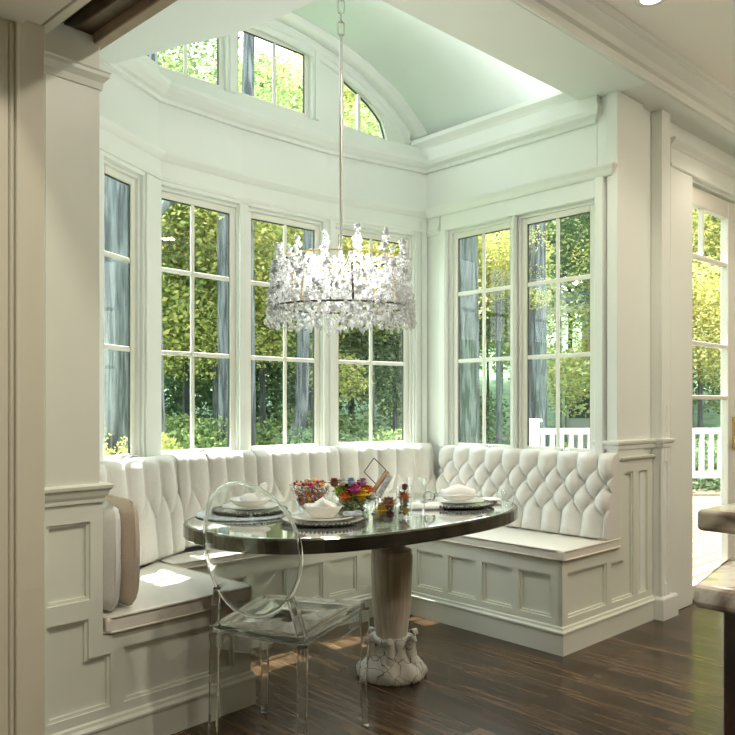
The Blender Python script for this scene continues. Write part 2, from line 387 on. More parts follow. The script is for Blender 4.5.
# ------------------------------------------------------------------ plan
A0 = (1.00, 3.011); A1 = (1.837, 3.487); S2 = (2.36, 3.528); S3 = (2.955, 3.517); CR = (3.70, 3.385); E1 = (3.70, 2.01)
FL = Fr(A0, A1); F1 = Fr(A1, S2); F2 = Fr(S2, S3); F3 = Fr(S3, CR); FR_ = Fr(CR, E1)
bay_path = [A0, A1, S2, S3, CR, (3.70, 2.233)]
GZ0, GZ1 = 0.97, 2.245

# floor
mb = MB(); mb.wbox(-3, 7.0, -4, 2.03, -0.1, 0.0); mb.wbox(-0.5, 3.72, 2.03, 3.6, -0.1, 0.0); struct(mb.build('floor', 'oak_floor'))

# ------------------------------------------------------------------ windows
def window(i, F, g0, g1, rows, cols_, label, z0=GZ0, z1=GZ1, cranks=True, nz=-0.016, casing=(0.05, 0.05)):
    """glass g0..g1 along F; sash, muntins, pane, crank"""
    w = sroot('window_%d' % i, F.P((g0 + g1) / 2, 0, z0)); w['label'] = label
    sa = MB(); s = 0.034
    sa.box(F, g0 - s, g0, -0.036, nz, z0 - s, z1 + s); sa.box(F, g1, g1 + s, -0.036, nz, z0 - s, z1 + s)
    sa.box(F, g0, g1, -0.036, nz, z1, z1 + s); sa.box(F, g0, g1, -0.036, nz, z0 - s, z0)
    sa.build('sash', 'sash_paint', w, bevel=0.004)
    m = MB()
    for u in cols_: m.box(F, u - 0.011, u + 0.011, -0.035, nz - 0.006, z0, z1)
    us = [g0] + sorted(cols_) + [g1]
    for z in rows:
        for a, b in zip(us, us[1:]):
            m.box(F, a + (0.011 if a != g0 else 0), b - (0.011 if b != g1 else 0), -0.035, nz - 0.006, z - 0.012, z + 0.012)
    if cols_ or rows: m.build('muntins', 'sash_paint', w, bevel=0.003)
    MB().box(F, g0 - 0.005, g1 + 0.005, -0.030, -0.026, z0 - 0.005, z1 + 0.005).build('pane', 'window_glass', w)
    # dark spacer round the glass
    k = MB(); q = 0.006
    for a, b, c, d in ((g0, g0 + q, z0, z1), (g1 - q, g1, z0, z1), (g0, g1, z1 - q, z1)): k.box(F, a, b, -0.034, -0.0255, c, d)
    k.build('gasket', 'black_gasket', w)
    # moulded frame around the sash
    fr = MB(); a, b = casing
    fr.box(F, g0 - s - 0.018, g0 - s, -0.036, nz + 0.014, z0 - s, z1 + s + 0.018); fr.box(F, g1 + s, g1 + s + 0.018, -0.036, nz + 0.014, z0 - s, z1 + s + 0.018)
    fr.box(F, g0 - s, g1 + s, -0.036, nz + 0.014, z1 + s, z1 + s + 0.018)
    fr.build('window_frame', 'paint', w, bevel=0.004)
    if cranks:
        for uu in ((g0 + g1) / 2 + 0.03,):
            c = MB(); c.box(F, uu - 0.03, uu + 0.03, nz, nz + 0.018, z0 - s - 0.002, z0 - s + 0.014)
            c.tube([F.P(uu, nz + 0.012, z0 - s + 0.012), F.P(uu + 0.03, nz + 0.03, z0 - s + 0.026), F.P(uu + 0.075, nz + 0.03, z0 - s + 0.022)], 0.006, 6)
            c.build('crank_handle', 'nickel', w)
    return w
def gl(F, x0, y0, x1, y1): return F.uv(x0, y0)[0], F.uv(x1, y1)[0]
rows = (1.885, 1.465)
wins = {}
g = gl(FL, 1.483, 3.286, 1.659, 3.386); window(1, FL, g[0], g[1], rows, (), 'narrow window on the angled left wall of the bay'); wins['L'] = [g]
g = gl(F1, 1.862, 3.49, 2.292, 3.52); window(2, F1, g[0], g[1], rows, (F1.uv(2.055, 3.5)[0],), 'leftmost of the three back windows'); wins['1'] = [g]
g = gl(F2, 2.43, 3.5, 2.882, 3.5); window(3, F2, g[0], g[1], rows, (F2.uv(2.668, 3.5)[0],), 'middle of the three back windows, behind the chandelier'); wins['2'] = [g]
g = (F3.uv(3.05, 3.5)[0], F3.uv(3.535, 3.41)[0]); window(4, F3, g[0], g[1], rows, ((g[0] + g[1]) / 2 - 0.005,), 'rightmost of the three back windows, beside the corner'); wins['3'] = [g]
rr = (1.903, 1.478)
ga = (CR[1] - 3.133, CR[1] - 2.728); gb = (CR[1] - 2.608, CR[1] - 2.198)
window(5, FR_, ga[0], ga[1], rr, ((ga[0] + ga[1]) / 2,), 'side window nearer the corner above the tufted bench', 0.962, 2.256)
window(6, FR_, gb[0], gb[1], rr, ((gb[0] + gb[1]) / 2 - 0.002,), 'side window nearer the column above the tufted bench', 0.962, 2.256)
wins['R'] = [ga, gb]

# walls of the bay
def holes(gs, z0=GZ0, z1=GZ1, s=0.052): return [(a - s, b + s, z0 - s + 0.018, z1 + s) for a, b in gs]
mb = MB(); wall_grid(mb, FL, 0, FL.L, 0, 2.90, -0.05, 0.0, holes(wins['L'])); struct(mb.build('wall_left', 'paint'))
mb = MB()
for F, k in ((F1, '1'), (F2, '2'), (F3, '3')): wall_grid(mb, F, 0, F.L, 0, 2.88, -0.05, 0.0, holes(wins[k]))
struct(mb.build('wall_back', 'paint'))
mb = MB(); wall_grid(mb, FR_, -0.13, 1.2405, 0, 3.05, -0.05, 0.0, holes(wins['R'], 0.962, 2.256)); struct(mb.build('wall_right', 'paint'))

# mullion casings between the back windows, with stepped edges
mb = MB()
def mull(F, a, b, z1=2.315):
    mb.box(F, a, b, 0, 0.016, 0.93, z1); w = b - a
    if w > 0.04:
        mb.box(F, a + 0.012, b - 0.012, 0.016, 0.026, 0.93, z1)
s_ = 0.052
mull(FL, 0.18, wins['L'][0][0] - s_); mull(FL, wins['L'][0][1] + s_, FL.L - 0.002)
mull(F1, 0.0, wins['1'][0][0] - s_ + .03); mull(F1, wins['1'][0][1] + s_ - 0.01, F1.L); mull(F2, 0, wins['2'][0][0] - s_ + .012)
mull(F2, wins['2'][0][1] + s_ - 0.01, F2.L); mull(F3, 0, wins['3'][0][0] - s_ + .012); mull(F3, wins['3'][0][1] + s_, wins['3'][0][1] + s_ + 0.06); mull(F3, F3.L - 0.065, F3.L - 0.004, 2.40)
struct(mb.build('trim_1', 'paint', bevel=0.003))
# head casing + lower cornice across bay
cor = [(0, 2.30), (0.016, 2.30), (0.016, 2.318), (0.026, 2.322), (0.032, 2.335), (0.024, 2.34), (0.024, 2.352), (0.014, 2.356), (0.014, 2.418), (0.024, 2.426), (0.044, 2.448), (0.046, 2.458), (0, 2.462)]
mb = MB(); mb.sweep([A0, A1, S2, S3, CR, (3.70, 3.26)], cor); struct(mb.build('trim_2', 'paint'))
# casing round the two side windows
mb = MB(); T = 0.04
u0, u1 = ga[0] - 0.06, gb[1] + 0.06
mb.box(FR_, u0 - 0.045, u0, 0, T, 0.93, 2.31); mb.box(FR_, u1, u1 + 0.05, 0, T, 0.93, 2.44)
mb.box(FR_, u0 - 0.045, u1, 0, T * .7, 2.31, 2.44)
mb.box(FR_, ga[1] + 0.052, gb[0] - 0.052, -0.05, T * .8, 0.93, 2.31)
mb.box(FR_, ga[1] + 0.052 - 0.0, gb[0] - 0.052, T * .8, T, 0.93, 2.30)
mb.box(FR_, u0 - 0.045, u1 + 0.05, 0, T * 0.8, 0.905, 0.93)
struct(mb.build('trim_3', 'paint', bevel=0.004))
mb = MB(); a0 = CR[1] - u0 + 0.045; a1 = CR[1] - (u1 + 0.05)
mb.sweep([(3.70, 3.34), (3.70, a1 - 0.006), (3.715, a1 - 0.006)], [(0, 2.41), (T, 2.41), (T + .008, 2.42), (T + .016, 2.438), (T + .03, 2.455), (T + .032, 2.464), (0, 2.466)]); struct(mb.build('trim_4', 'paint'))
# upper crown, back and right
up = [(0, 2.715), (0.018, 2.715), (0.022, 2.732), (0.04, 2.742), (0.065, 2.765), (0.078, 2.785), (0.08, 2.80), (0, 2.803)]
mb = MB(); mb.sweep([A0, A1, S2, S3, CR], up); struct(mb.build('trim_5', 'paint'))
rc = [(0, 2.715), (0.018, 2.715), (0.022, 2.735), (0.05, 2.75), (0.058, 2.775), (0.058, 2.80), (0.045, 2.805), (0.045, 2.86), (0.055, 2.875), (0.085, 2.90), (0.09, 2.925), (0.06, 2.935), (0, 2.94)]
mb = MB(); mb.sweep([(3.70, 3.44), (3.70, 2.165), (3.72, 2.165)], rc); struct(mb.build('trim_6', 'paint'))

# ------------------------------------------------------------------ gable wall with the arched clerestory
FG = Fr((0.9, 3.50), (4.0, 3.50))
EC = (2.40, 2.65, 1.417, 0.725)
def arch(x, k=0.0):
    t = 1 - ((x - EC[0]) / (EC[2] + k)) ** 2
    return EC[1] + (EC[3] + k) * sqrt(max(t, 0))
qx = [3.085, 3.196, 3.291, 3.36, 3.414, 3.458]; qz = [3.204, 3.161, 3.115, 3.072, 3.027, 2.93]
def qtop(x):
    if x <= qx[0]: return qz[0]
    for a, b, c, d in zip(qx, qx[1:], qz, qz[1:]):
        if x <= b: return c + (d - c) * (x - a) / (b - a)
    return qz[-1]
mb = MB(); SB = 2.915; ST = 3.263
rect = [(1.72, 2.207), (2.327, 2.792)]
s = 0.03
xs = sorted({0.9, 3.72, *[k for a, b in rect for k in (a - s, b + s)], 3.085 - s, *[3.085 - s + i * 0.0135 for i in range(33)], 3.47})
for a, b in zip(xs, xs[1:]):
    m_ = (a + b) / 2; top = 3.55
    hole = None
    for r in rect:
        if r[0] - s < m_ < r[1] + s: hole = (SB - s, ST + s)
    if 3.085 - s < m_ < 3.47: hole = (SB - s, min(3.55, qtop(m_) + s))
    if hole:
        mb.box(FG, a - .9, b - .9, -0.05, 0, 2.80, hole[0]); mb.box(FG, a - .9, b - .9, -0.05, 0, hole[1], top)
    else: mb.box(FG, a - .9, b - .9, -0.05, 0, 2.80, top)
struct(mb.build('wall_gable', 'paint'))
FG0 = Fr((0, 3.50), (1, 3.50))
window(7, FG0, rect[0][0], rect[0][1], (), (2.01,), 'left clerestory window in the gable', SB, ST, cranks=False, nz=-0.018)
window(8, FG0, rect[1][0], rect[1][1], (), (2.577,), 'right clerestory window in the gable with a tree trunk behind', SB, ST, cranks=False, nz=-0.018)
# quarter-arched window
w = sroot('window_9', (3.27, 3.5, SB)); w['label'] = 'quarter arched clerestory window at the right end of the gable'
loop = [(3.085, SB)] + [(x, qtop(x)) for x in [3.085 + i * 0.03 for i in range(13)]] + [(3.458, SB)]
def band(mb, loop, off, n0, n1, close=True):
    c = Vector((3.24, 3.02)); n = len(loop); q = [Vector(p) for p in loop]; outs = []
    for i in range(n):
        d1 = (q[i] - q[i - 1]).normalized(); d2 = (q[(i + 1) % n] - q[i]).normalized()
        n1_ = Vector((-d1.y, d1.x)); n2_ = Vector((-d2.y, d2.x)); bb = n1_ + n2_
        bb = bb / max(0.5, 1 + n1_.dot(n2_)); outs.append(q[i] + bb * off)
    vs = []
    for a, b in zip(q, outs):
        vs += [(a.x, 3.5 - n0, a.y), (b.x, 3.5 - n0, b.y), (b.x, 3.5 - n1, b.y), (a.x, 3.5 - n1, a.y)]
    fs = []
    for i in range(n):
        j = (i + 1) % n
        for k in range(4): fs.append((i * 4 + k, i * 4 + (k + 1) % 4, j * 4 + (k + 1) % 4, j * 4 + k))
    mb.add(vs, fs)
b_ = MB(); band(b_, loop, 0.03, -0.05, -0.008); b_.build('sash', 'sash_paint', w)
b_ = MB(); b_.box(FG0, 3.209, 3.231, -0.035, -0.014, SB, qtop(3.22)); b_.build('muntins', 'sash_paint', w)
b_ = MB(); n = len(loop); b_.add([(x, 3.5 + 0.028, z) for x, z in loop], [tuple(range(n))]); b_.add([(x, 3.5 + 0.031, z) for x, z in loop], [tuple(range(n))]); b_.build('pane', 'window_glass', w)
b_ = MB(); band(b_, [(x, z) for x, z in loop], -0.007, -0.034, -0.026); b_.build('gasket', 'black_gasket', w)
# casings of clerestory and the arched trim under the vault
mb = MB()
for a, b in rect:
    s = 0.03; c = 0.05
    for q0, q1, t in ((s, s + 0.02, 0.012), (s + 0.02, s + c, 0.022)):
        if a < 2: mb.box(FG0, a - q1, a - q0, 0, t, SB - 0.03, ST + q1)
        else: mb.box(FG0, b + q0, b + q1, 0, t, SB - 0.03, ST + q1)
        mb.box(FG0, a - q0, b + q0, 0, t, ST + q0, ST + q1)
mb.box(FG0, 2.2375, 2.2965, 0, 0.012, SB - .03, ST + .0295); mb.box(FG0, 2.252, 2.282, 0.012, 0.022, SB - .03, ST + .0295)
struct(mb.build('trim_7', 'paint'))
def arc_sweep(mb, prof, x0, x1, n=48):
    """prof: (k offset below the vault curve, y)"""
    vs = []
    for i in range(n + 1):
        x = x0 + (x1 - x0) * i / n
        for (k, y) in prof:
            vs.append((x if True else x, y, arch(x, -k)))
    m = len(prof); fs = [(i * m + j, i * m + (j + 1) % m, (i + 1) * m + (j + 1) % m, (i + 1) * m + j) for i in range(n) for j in range(m)]
    mb.add(vs, fs, True); mb.add(vs[:m], [tuple(range(m))]); mb.add(vs[-m:], [tuple(range(m))])
mb = MB()
arc_sweep(mb, [(0.0, 3.5), (0.0, 3.47), (0.012, 3.468), (0.018, 3.475), (0.05, 3.478), (0.055, 3.485), (0.085, 3.487), (0.09, 3.5)], 1.25, 3.64)
struct(mb.build('trim_8', 'paint', shade=False))
# vault: two shells with a fine step at the seam
def vault(mb, y0, y1, k, xe=3.66, x0=1.2, th=0.05, n=64):
    vs = []
    for i in range(n + 1):
        a = i / n; x = x0 + (xe - x0) * (0.5 - 0.5 * cos(pi * a)); z = arch(x, k)
        for (dy, dz) in ((y0, 0), (y1, 0), (y1, th), (y0, th)): vs.append((x, dy, z + dz))
    fs = [(i * 4 + j, i * 4 + (j + 1) % 4, (i + 1) * 4 + (j + 1) % 4, (i + 1) * 4 + j) for i in range(n) for j in range(4)]
    mb.add(vs, fs, True)
mb = MB(); vault(mb, 2.20, 3.35, 0.0, xe=3.685); o = struct(mb.build('ceiling', 'ceiling_paint', shade=True))
for e in o.data.polygons: e.use_smooth = abs(e.normal.y) < 0.5
mb = MB(); vault(mb, 3.35, 3.52, -0.006, xe=3.672); o = struct(mb.build('ceiling', 'paint'))
for e in o.data.polygons: e.use_smooth = abs(e.normal.y) < 0.5
# the low flat soffit with its curved edge on the left
mb = MB(); cv = [(1.35, 3.33), (1.487, 3.255), (1.565, 3.06), (1.638, 2.866), (1.70, 2.73), (1.749, 2.598), (1.787, 2.41), (1.81, 2.217), (1.825, 2.05)]
mb.prism([(0.85, 2.05), (0.85, 3.0)] + cv, 2.72, 2.76); struct(mb.build('ceiling', 'ceiling_paint'))
mb = MB()
for (a, b), (c, d) in zip(cv[1:], cv[2:]):
    F = Fr((a, b), (c, d)); mb.box(F, 0, F.L, 0.005, 0.05, 2.76, 3.4)
struct(mb.build('wall_soffit', 'ceiling_paint'))
# roof over everything keeps the daylight out of the joints
mb = MB(); mb.wbox(-3, 4.1, 1.6, 3.75, 3.46, 3.6); struct(mb.build('roof', 'roof_shingle'))
mb = MB(); mb.wbox(-0.4, 0.92, 2.55, 3.6, 0, 3.46); struct(mb.build('wall_outer', 'paint'))

# ------------------------------------------------------------------ header beam, kitchen ceiling
mb = MB(); mb.wbox(1.2, 3.72, 1.86, 2.233, 2.85, 3.46); mb.wbox(3.72, 7.0, 1.86, 2.05, 2.85, 3.46); struct(mb.build('beam', 'paint', bevel=0.006))
mb = MB()
kc = [(0, 2.85), (0.012, 2.85), (0.016, 2.862), (0.012, 2.87), (0.012, 2.895), (0.03, 2.905), (0.045, 2.93), (0.075, 2.955), (0.085, 2.962), (0.085, 2.972), (0.10, 2.978), (0.105, 3.0), (0, 3.0)]
mb.sweep([(1.2, 1.86), (7.0, 1.86)], kc); struct(mb.build('trim_9', 'paint'))
mb = MB(); mb.wbox(-3, 7.0, -4, 1.86, 3.0, 3.1); struct(mb.build('ceiling', 'cream_paint'))

mb = MB(); mb.wbox(-3.1, 7.1, -4.1, -4.0, 0, 3.0); struct(mb.build('wall_kitchen', 'tan_paint'))
mb = MB(); mb.wbox(-3.1, -3.0, -4.0, 2.6, 0, 3.0); struct(mb.build('wall_kitchen', 'tan_paint'))
mb = MB(); mb.wbox(7.0, 7.1, -4.0, 2.03, 0, 3.0); struct(mb.build('wall_kitchen', 'tan_paint'))
# ------------------------------------------------------------------ column, pilaster, door wall
FX = Fr((0, 2.01), (1, 2.01))
mb = MB(); mb.wbox(3.678, 3.965, 2.013, 2.075, 0.91, 2.85); mb.wbox(3.70, 3.965, 2.075, 2.1440, 0, 2.85); o = struct(mb.build('column', 'paint', bevel=0.003))
mb = MB(); mb.wbox(3.965, 4.096, 2.035, 2.2, 0, 2.85)
mb.wbox(4.096, 4.20, 1.984, 2.2, 0, 2.85); mb.wbox(4.096, 4.20, 1.973, 1.984, 1.0, 2.85)
panel_face(mb, Fr((0, 1.985), (1, 1.985)), [(4.096, 4.20, 0.12, 0.97)], [[(4.125, 4.172, 0.20, 0.88)]], t=0.012, inset=0.007)
mb.wbox(4.142, 4.150, 1.966, 1.976, 1.05, 1.20)
struct(mb.build('column', 'paint', bevel=0.003))
mb = MB(); mb.sweep([(3.678, 2.15), (3.678, 2.012), (4.094, 2.012), (4.094, 1.97), (4.205, 1.97), (4.205, 2.03)],
    [(-.01, 0.965), (0.004, 0.965), (0.006, 0.985), (0.013, 0.992), (0.016, 1.002), (0.016, 1.010), (-.01, 1.014)]); struct(mb.build('trim_10', 'paint'))
mb = MB(); mb.sweep([(4.098, 2.02), (4.098, 1.973), (4.255, 1.973), (4.255, 2.03)], [(0, 0), (0.014, 0), (0.014, 0.115), (0.008, 0.125), (0, 0.13)]); mb.wbox(4.18, 4.255, 1.975, 2.03, 0, .125); struct(mb.build('baseboard_right', 'paint'))
# wall with the door
mb = MB(); FD = Fr((0, 2.03), (1, 2.03))
wall_grid(mb, FD, 4.16, 8.0, 0, 2.86, -0.14, 0, [(4.545, 5.42, 0.0, 2.56)]); struct(mb.build('wall_door', 'paint'))
mb = MB()
mb.box(FD, 4.27, 4.56, 0, 0.025, 0, 2.585); mb.box(FD, 5.41, 5.56, 0, 0.025, 0, 2.585)
mb.box(FD, 4.27, 5.56, 0, 0.028, 2.585, 2.69)
struct(mb.build('trim_11', 'paint', bevel=0.003))
mb = MB(); mb.sweep([(4.265, 2.03), (5.57, 2.03)], [(0, 2.575), (.03, 2.575), (.036, 2.585), (.03, 2.592), (0, 2.592)])
mb.sweep([(4.255, 2.03), (5.58, 2.03)], [(0, 2.685), (.032, 2.685), (.04, 2.70), (.06, 2.722), (.062, 2.737), (0, 2.74)])
struct(mb.build('trim_12', 'paint'))
d = sroot('door_1', (5.0, 2.05, 0)); d['label'] = 'glazed white door to the deck'
FDD = Fr((0, 2.05), (1, 2.05)); g0, g1, z0, z1 = 4.615, 5.2, 0.09, 2.44
mb = MB(); mb.box(FDD, 4.548, g0, -0.05, 0, 0.005, 2.55); mb.box(FDD, g1, 5.335, -0.05, 0, 0.005, 2.55); mb.box(FDD, g0, g1, -0.05, 0, z1, 2.55); mb.box(FDD, g0, g1, -0.05, 0, 0.005, z0)
mb.build('door_leaf', 'sash_paint', d, bevel=0.004)
mb = MB()
for z in (2.13, 1.586, 1.249): mb.box(FDD, g0, g1, -0.04, -0.008, z - 0.013, z + 0.013)
mb.box(FDD, 4.829, 4.85, -0.04, -0.008, 2.143, z1); mb.build('muntins', 'sash_paint', d, bevel=0.003)
MB().box(FDD, g0, g1, -0.03, -0.026, z0, z1).build('pane', 'window_glass', d)
mb = MB(); mb.box(FDD, 5.265, 5.305, 0, 0.008, 0.90, 1.12); mb.tube([FDD.P(5.285, 0.006, 0.965), FDD.P(5.285, 0.05, 0.965), FDD.P(5.18, 0.055, 0.965)], 0.009, 8); mb.build('door_handle', 'brass', d)
mb = MB(); mb.box(FD, 4.545, 5.42, -0.14, 0.01, -0.01, 0.012); mb.build('threshold', 'bronze', d)

# ------------------------------------------------------------------ left post, jamb and the dark wood coffer
UL = Vector((0.99765, 0.0685)); VL = Vector((-0.0685, 0.99765)); OL = VL * 2.4113
FLp = Fr((OL.x, OL.y), u=(UL.x, UL.y))     # u as measured, n towards camera
mb = MB(); mb.box(FLp, 1.078, 1.265, -0.16, 0.0, 0.89, 2.44); mb.box(FLp, 1.078, 1.282, -0.16, -0.041, 0.0, 0.89); struct(mb.build('column', 'cabinet_paint', bevel=0.002))
pc = FLp.P
mb = MB(); mb.sweep([pc(1.06, 0, 0)[:2], pc(1.265, 0, 0)[:2], pc(1.265, -0.15, 0)[:2]], [(0, 2.262), (.006, 2.262), (.008, 2.285), (.018, 2.297), (.024, 2.303), (.024, 2.315), (.028, 2.32), (0, 2.322)])
mb.sweep([pc(1.06, -0.008, 0)[:2], pc(1.283, -0.008, 0)[:2], pc(1.283, -0.15, 0)[:2]], [(-.03, 0.872), (.003, 0.872), (.004, 0.884), (.010, 0.895), (.016, 0.912), (.024, 0.920), (.026, 0.93), (.018, 0.936), (-.03, 0.938)])
struct(mb.build('trim_14', 'cabinet_paint'))
mb = MB(); mb.box(FLp, 0.975, 1.058, -0.10, 0.045, 0, 2.40); mb.box(FLp, 0.965, 0.976, -0.10, 0.055, 0, 2.40); mb.box(FLp, 0.950, 0.965, -0.10, 0.045, 0, 2.385); mb.box(FLp, 0.55, 0.950, -0.10, 0.04, 0, 2.37); mb.box(FLp, 1.058, 1.079, -0.10, -0.02, 0, 2.40); struct(mb.build('trim_15', 'tan_paint', bevel=0.003))
# soffit running towards the camera over the opening
mb = MB(); mb.box(FLp, 0.80, 0.985, -0.10, 2.6, 2.365, 2.75); mb.box(FLp, 0.985, 1.045, -0.12, 2.6, 2.385, 2.75); mb.box(FLp, 1.052, 1.082, -0.12, 2.6, 2.385, 2.75); struct(mb.build('beam', 'tan_paint', bevel=0.002))
mb = MB(); mb.box(FLp, 1.045, 1.052, -0.12, 2.6, 2.42, 2.75)
mb.box(FLp, 1.082, 1.19, -0.10, 2.6, 2.52, 2.60); mb.box(FLp, 1.082, 1.11, -0.16, 2.6, 2.47, 2.54); mb.box(FLp, 1.16, 1.185, -0.16, 2.6, 2.49, 2.56); mb.box(FLp, 1.185, 1.243, -0.10, 2.6, 2.445, 2.54); struct(mb.build('trim_16', 'dark_wood', bevel=0.004))
mb = MB(); mb.box(FLp, 1.243, 1.284, -0.10, 2.6, 2.412, 2.56); struct(mb.build('trim_17', 'brown_wood', bevel=0.003))
mb = MB(); mb.box(FLp, -4.0, 0.80, 0.02, 0.06, 0, 3.0); struct(mb.build('wall_kitchen', 'tan_paint'))

# ------------------------------------------------------------------ banquette
FLq = Fr((OL.x + VL.x * 0.032, OL.y + VL.y * 0.032), u=(UL.x, UL.y))
bq = thing('built_in_banquette', 'white panelled U-shaped built-in bench under the bay windows', 'bench', (2.4, 3.1, 0))
Bp = [tuple(pc(1.283, 0, 0)[:2]), (1.755, 2.545), (2.33, 3.00), (2.62, 3.155), (3.185, 3.155), (3.185, 2.028), (3.70, 2.028)]
mb = MB(); mb.prism([pc(1.29, -0.045, 0)[:2], pc(1.905, -0.045, 0)[:2], (1.690, 3.167), (2.61, 3.167), (2.6, 3.4), (1.85, 3.40), (1.14, 2.98)], 0.0, 0.412)
mb.prism([(2.62, 3.167), (3.205, 3.167), (3.205, 2.053), (3.69, 2.053), (3.69, 3.33), (2.95, 3.45), (2.62, 3.4)], 0.0, 0.448)
mb.build('bench_body', 'cabinet_paint', bq)
mb = MB(); panel_face(mb, FLq, [(1.078, 1.918, 0.0, 0.412), (1.078, 1.283, 0.412, 0.90)],
    [[(1.09, 1.238, 0.545, 0.808)], [(1.09, 1.232, 0.166, 0.481), (1.09, 1.312, 0.166, 0.348)], [(1.362, 1.836, 0.166, 0.358)]], back=0.0)
mb.build('end_panel', 'cabinet_paint', bq)
F = Fr(pc(1.900, -0.034, 0)[:2], (1.690, 3.155)); mb = MB(); panel_face(mb, F, [(0, F.L, 0, 0.412)], [[(0.08, F.L - 0.08, 0.166, 0.355)]]); mb.build('side_panel', 'cabinet_paint', bq)
F = Fr((1.70, 3.155), (3.193, 3.155)); mb = MB(); pw2 = 0.20; panel_face(mb, F, [(0, F.L - 0.018, 0, 0.440)], [[(F.L - 0.09 - k * (pw2 + 0.045) - pw2, F.L - 0.09 - k * (pw2 + 0.045), 0.166, 0.36)] for k in range(5)]); mb.build('front_panel', 'cabinet_paint', bq)
F = Fr((3.193, 3.155), (3.193, 2.0245)); L = F.L; mb = MB(); pw = 0.193
panel_face(mb, F, [(0.018, L, 0, 0.448)], [[(L - 0.06 - k * (pw + 0.04) - pw, L - 0.06 - k * (pw + 0.04), 0.168, 0.375)] for k in range(4)]); mb.build('front_panel', 'cabinet_paint', bq)
F = Fr((0, 2.042), (1, 2.042)); mb = MB()
panel_face(mb, F, [(3.175, 4.092, 0, 0.448), (3.715, 4.092, 0.448, 0.915)], [[(3.225, 3.59, 0.168, 0.385)], [(3.64, 3.87, 0.168, 0.375), (3.775, 3.87, 0.168, 0.84)], [(3.925, 4.03, 0.168, 0.84)]]); mb.build('end_panel', 'cabinet_paint', bq)
mb = MB(); mb.sweep([(3.715, 2.02), (4.092, 2.02)], [(-.03, 0.905), (.004, 0.905), (.012, 0.912), (.014, 0.922), (-.03, 0.926)])
mb.build('panel_cap', 'cabinet_paint', bq)
bprof = [(0, 0.0), (0.014, 0.0), (0.014, 0.10), (0.020, 0.104), (0.020, 0.112), (0.010, 0.120), (0.008, 0.13), (0, 0.135)]
off = -0.014
F2b = [pc(1.078, off, 0)[:2], (1.765, 2.522)]
mb = MB(); mb.sweep([pc(1.07, off, 0)[:2], pc(1.918, off, 0)[:2], (1.708, 3.137), (3.175, 3.137), (3.175, 2.0245), (4.09, 2.0245)], bprof); mb.build('baseboard', 'cabinet_paint', bq)

def cushion(name, poly, z0, z1, label, mat='vinyl', r=0.014, piping=True):
    mb = MB(); mb.prism(poly, z0, z1); o = mb.build(name, mat, bevel=r, seg=3); tag(o, label, 'cushion')
    if piping:
        n = len(poly)
        for z in (z0 + 0.006, z1 - 0.004):
            p = MB(); pts = []
            for i in range(n):
                a, b = Vector(poly[i]), Vector(poly[(i + 1) % n]); 
                pts += [(*(a + (b - a) * t), z) for t in (0.04, 0.5, 0.96)]
            p.tube(pts, 0.005, 6, closed=True); p.build('piping', 'piping', o)
    return o
cushion('seat_cushion', [pc(1.290, -0.004, 0)[:2], pc(1.925, -0.004, 0)[:2], (1.712, 3.10), (1.70, 3.24), (1.56, 3.13), (1.16, 2.90)], 0.414, 0.475, 'cream seat cushion on the left arm of the bench with sun patches')
cushion('seat_cushion', [(1.722, 3.122), (3.145, 3.122), (3.145, 3.25), (2.92, 3.335), (2.25, 3.335), (1.84, 3.31), (1.715, 3.245)], 0.443, 0.480, 'cream seat cushion along the back of the bench behind the table')
cushion('seat_cushion', [(3.162, 3.25), (3.162, 2.008), (3.70, 2.008), (3.70, 2.03), (3.60, 2.05), (3.60, 3.2)], 0.450, 0.502, 'pale cream seat cushion on the right arm of the bench')

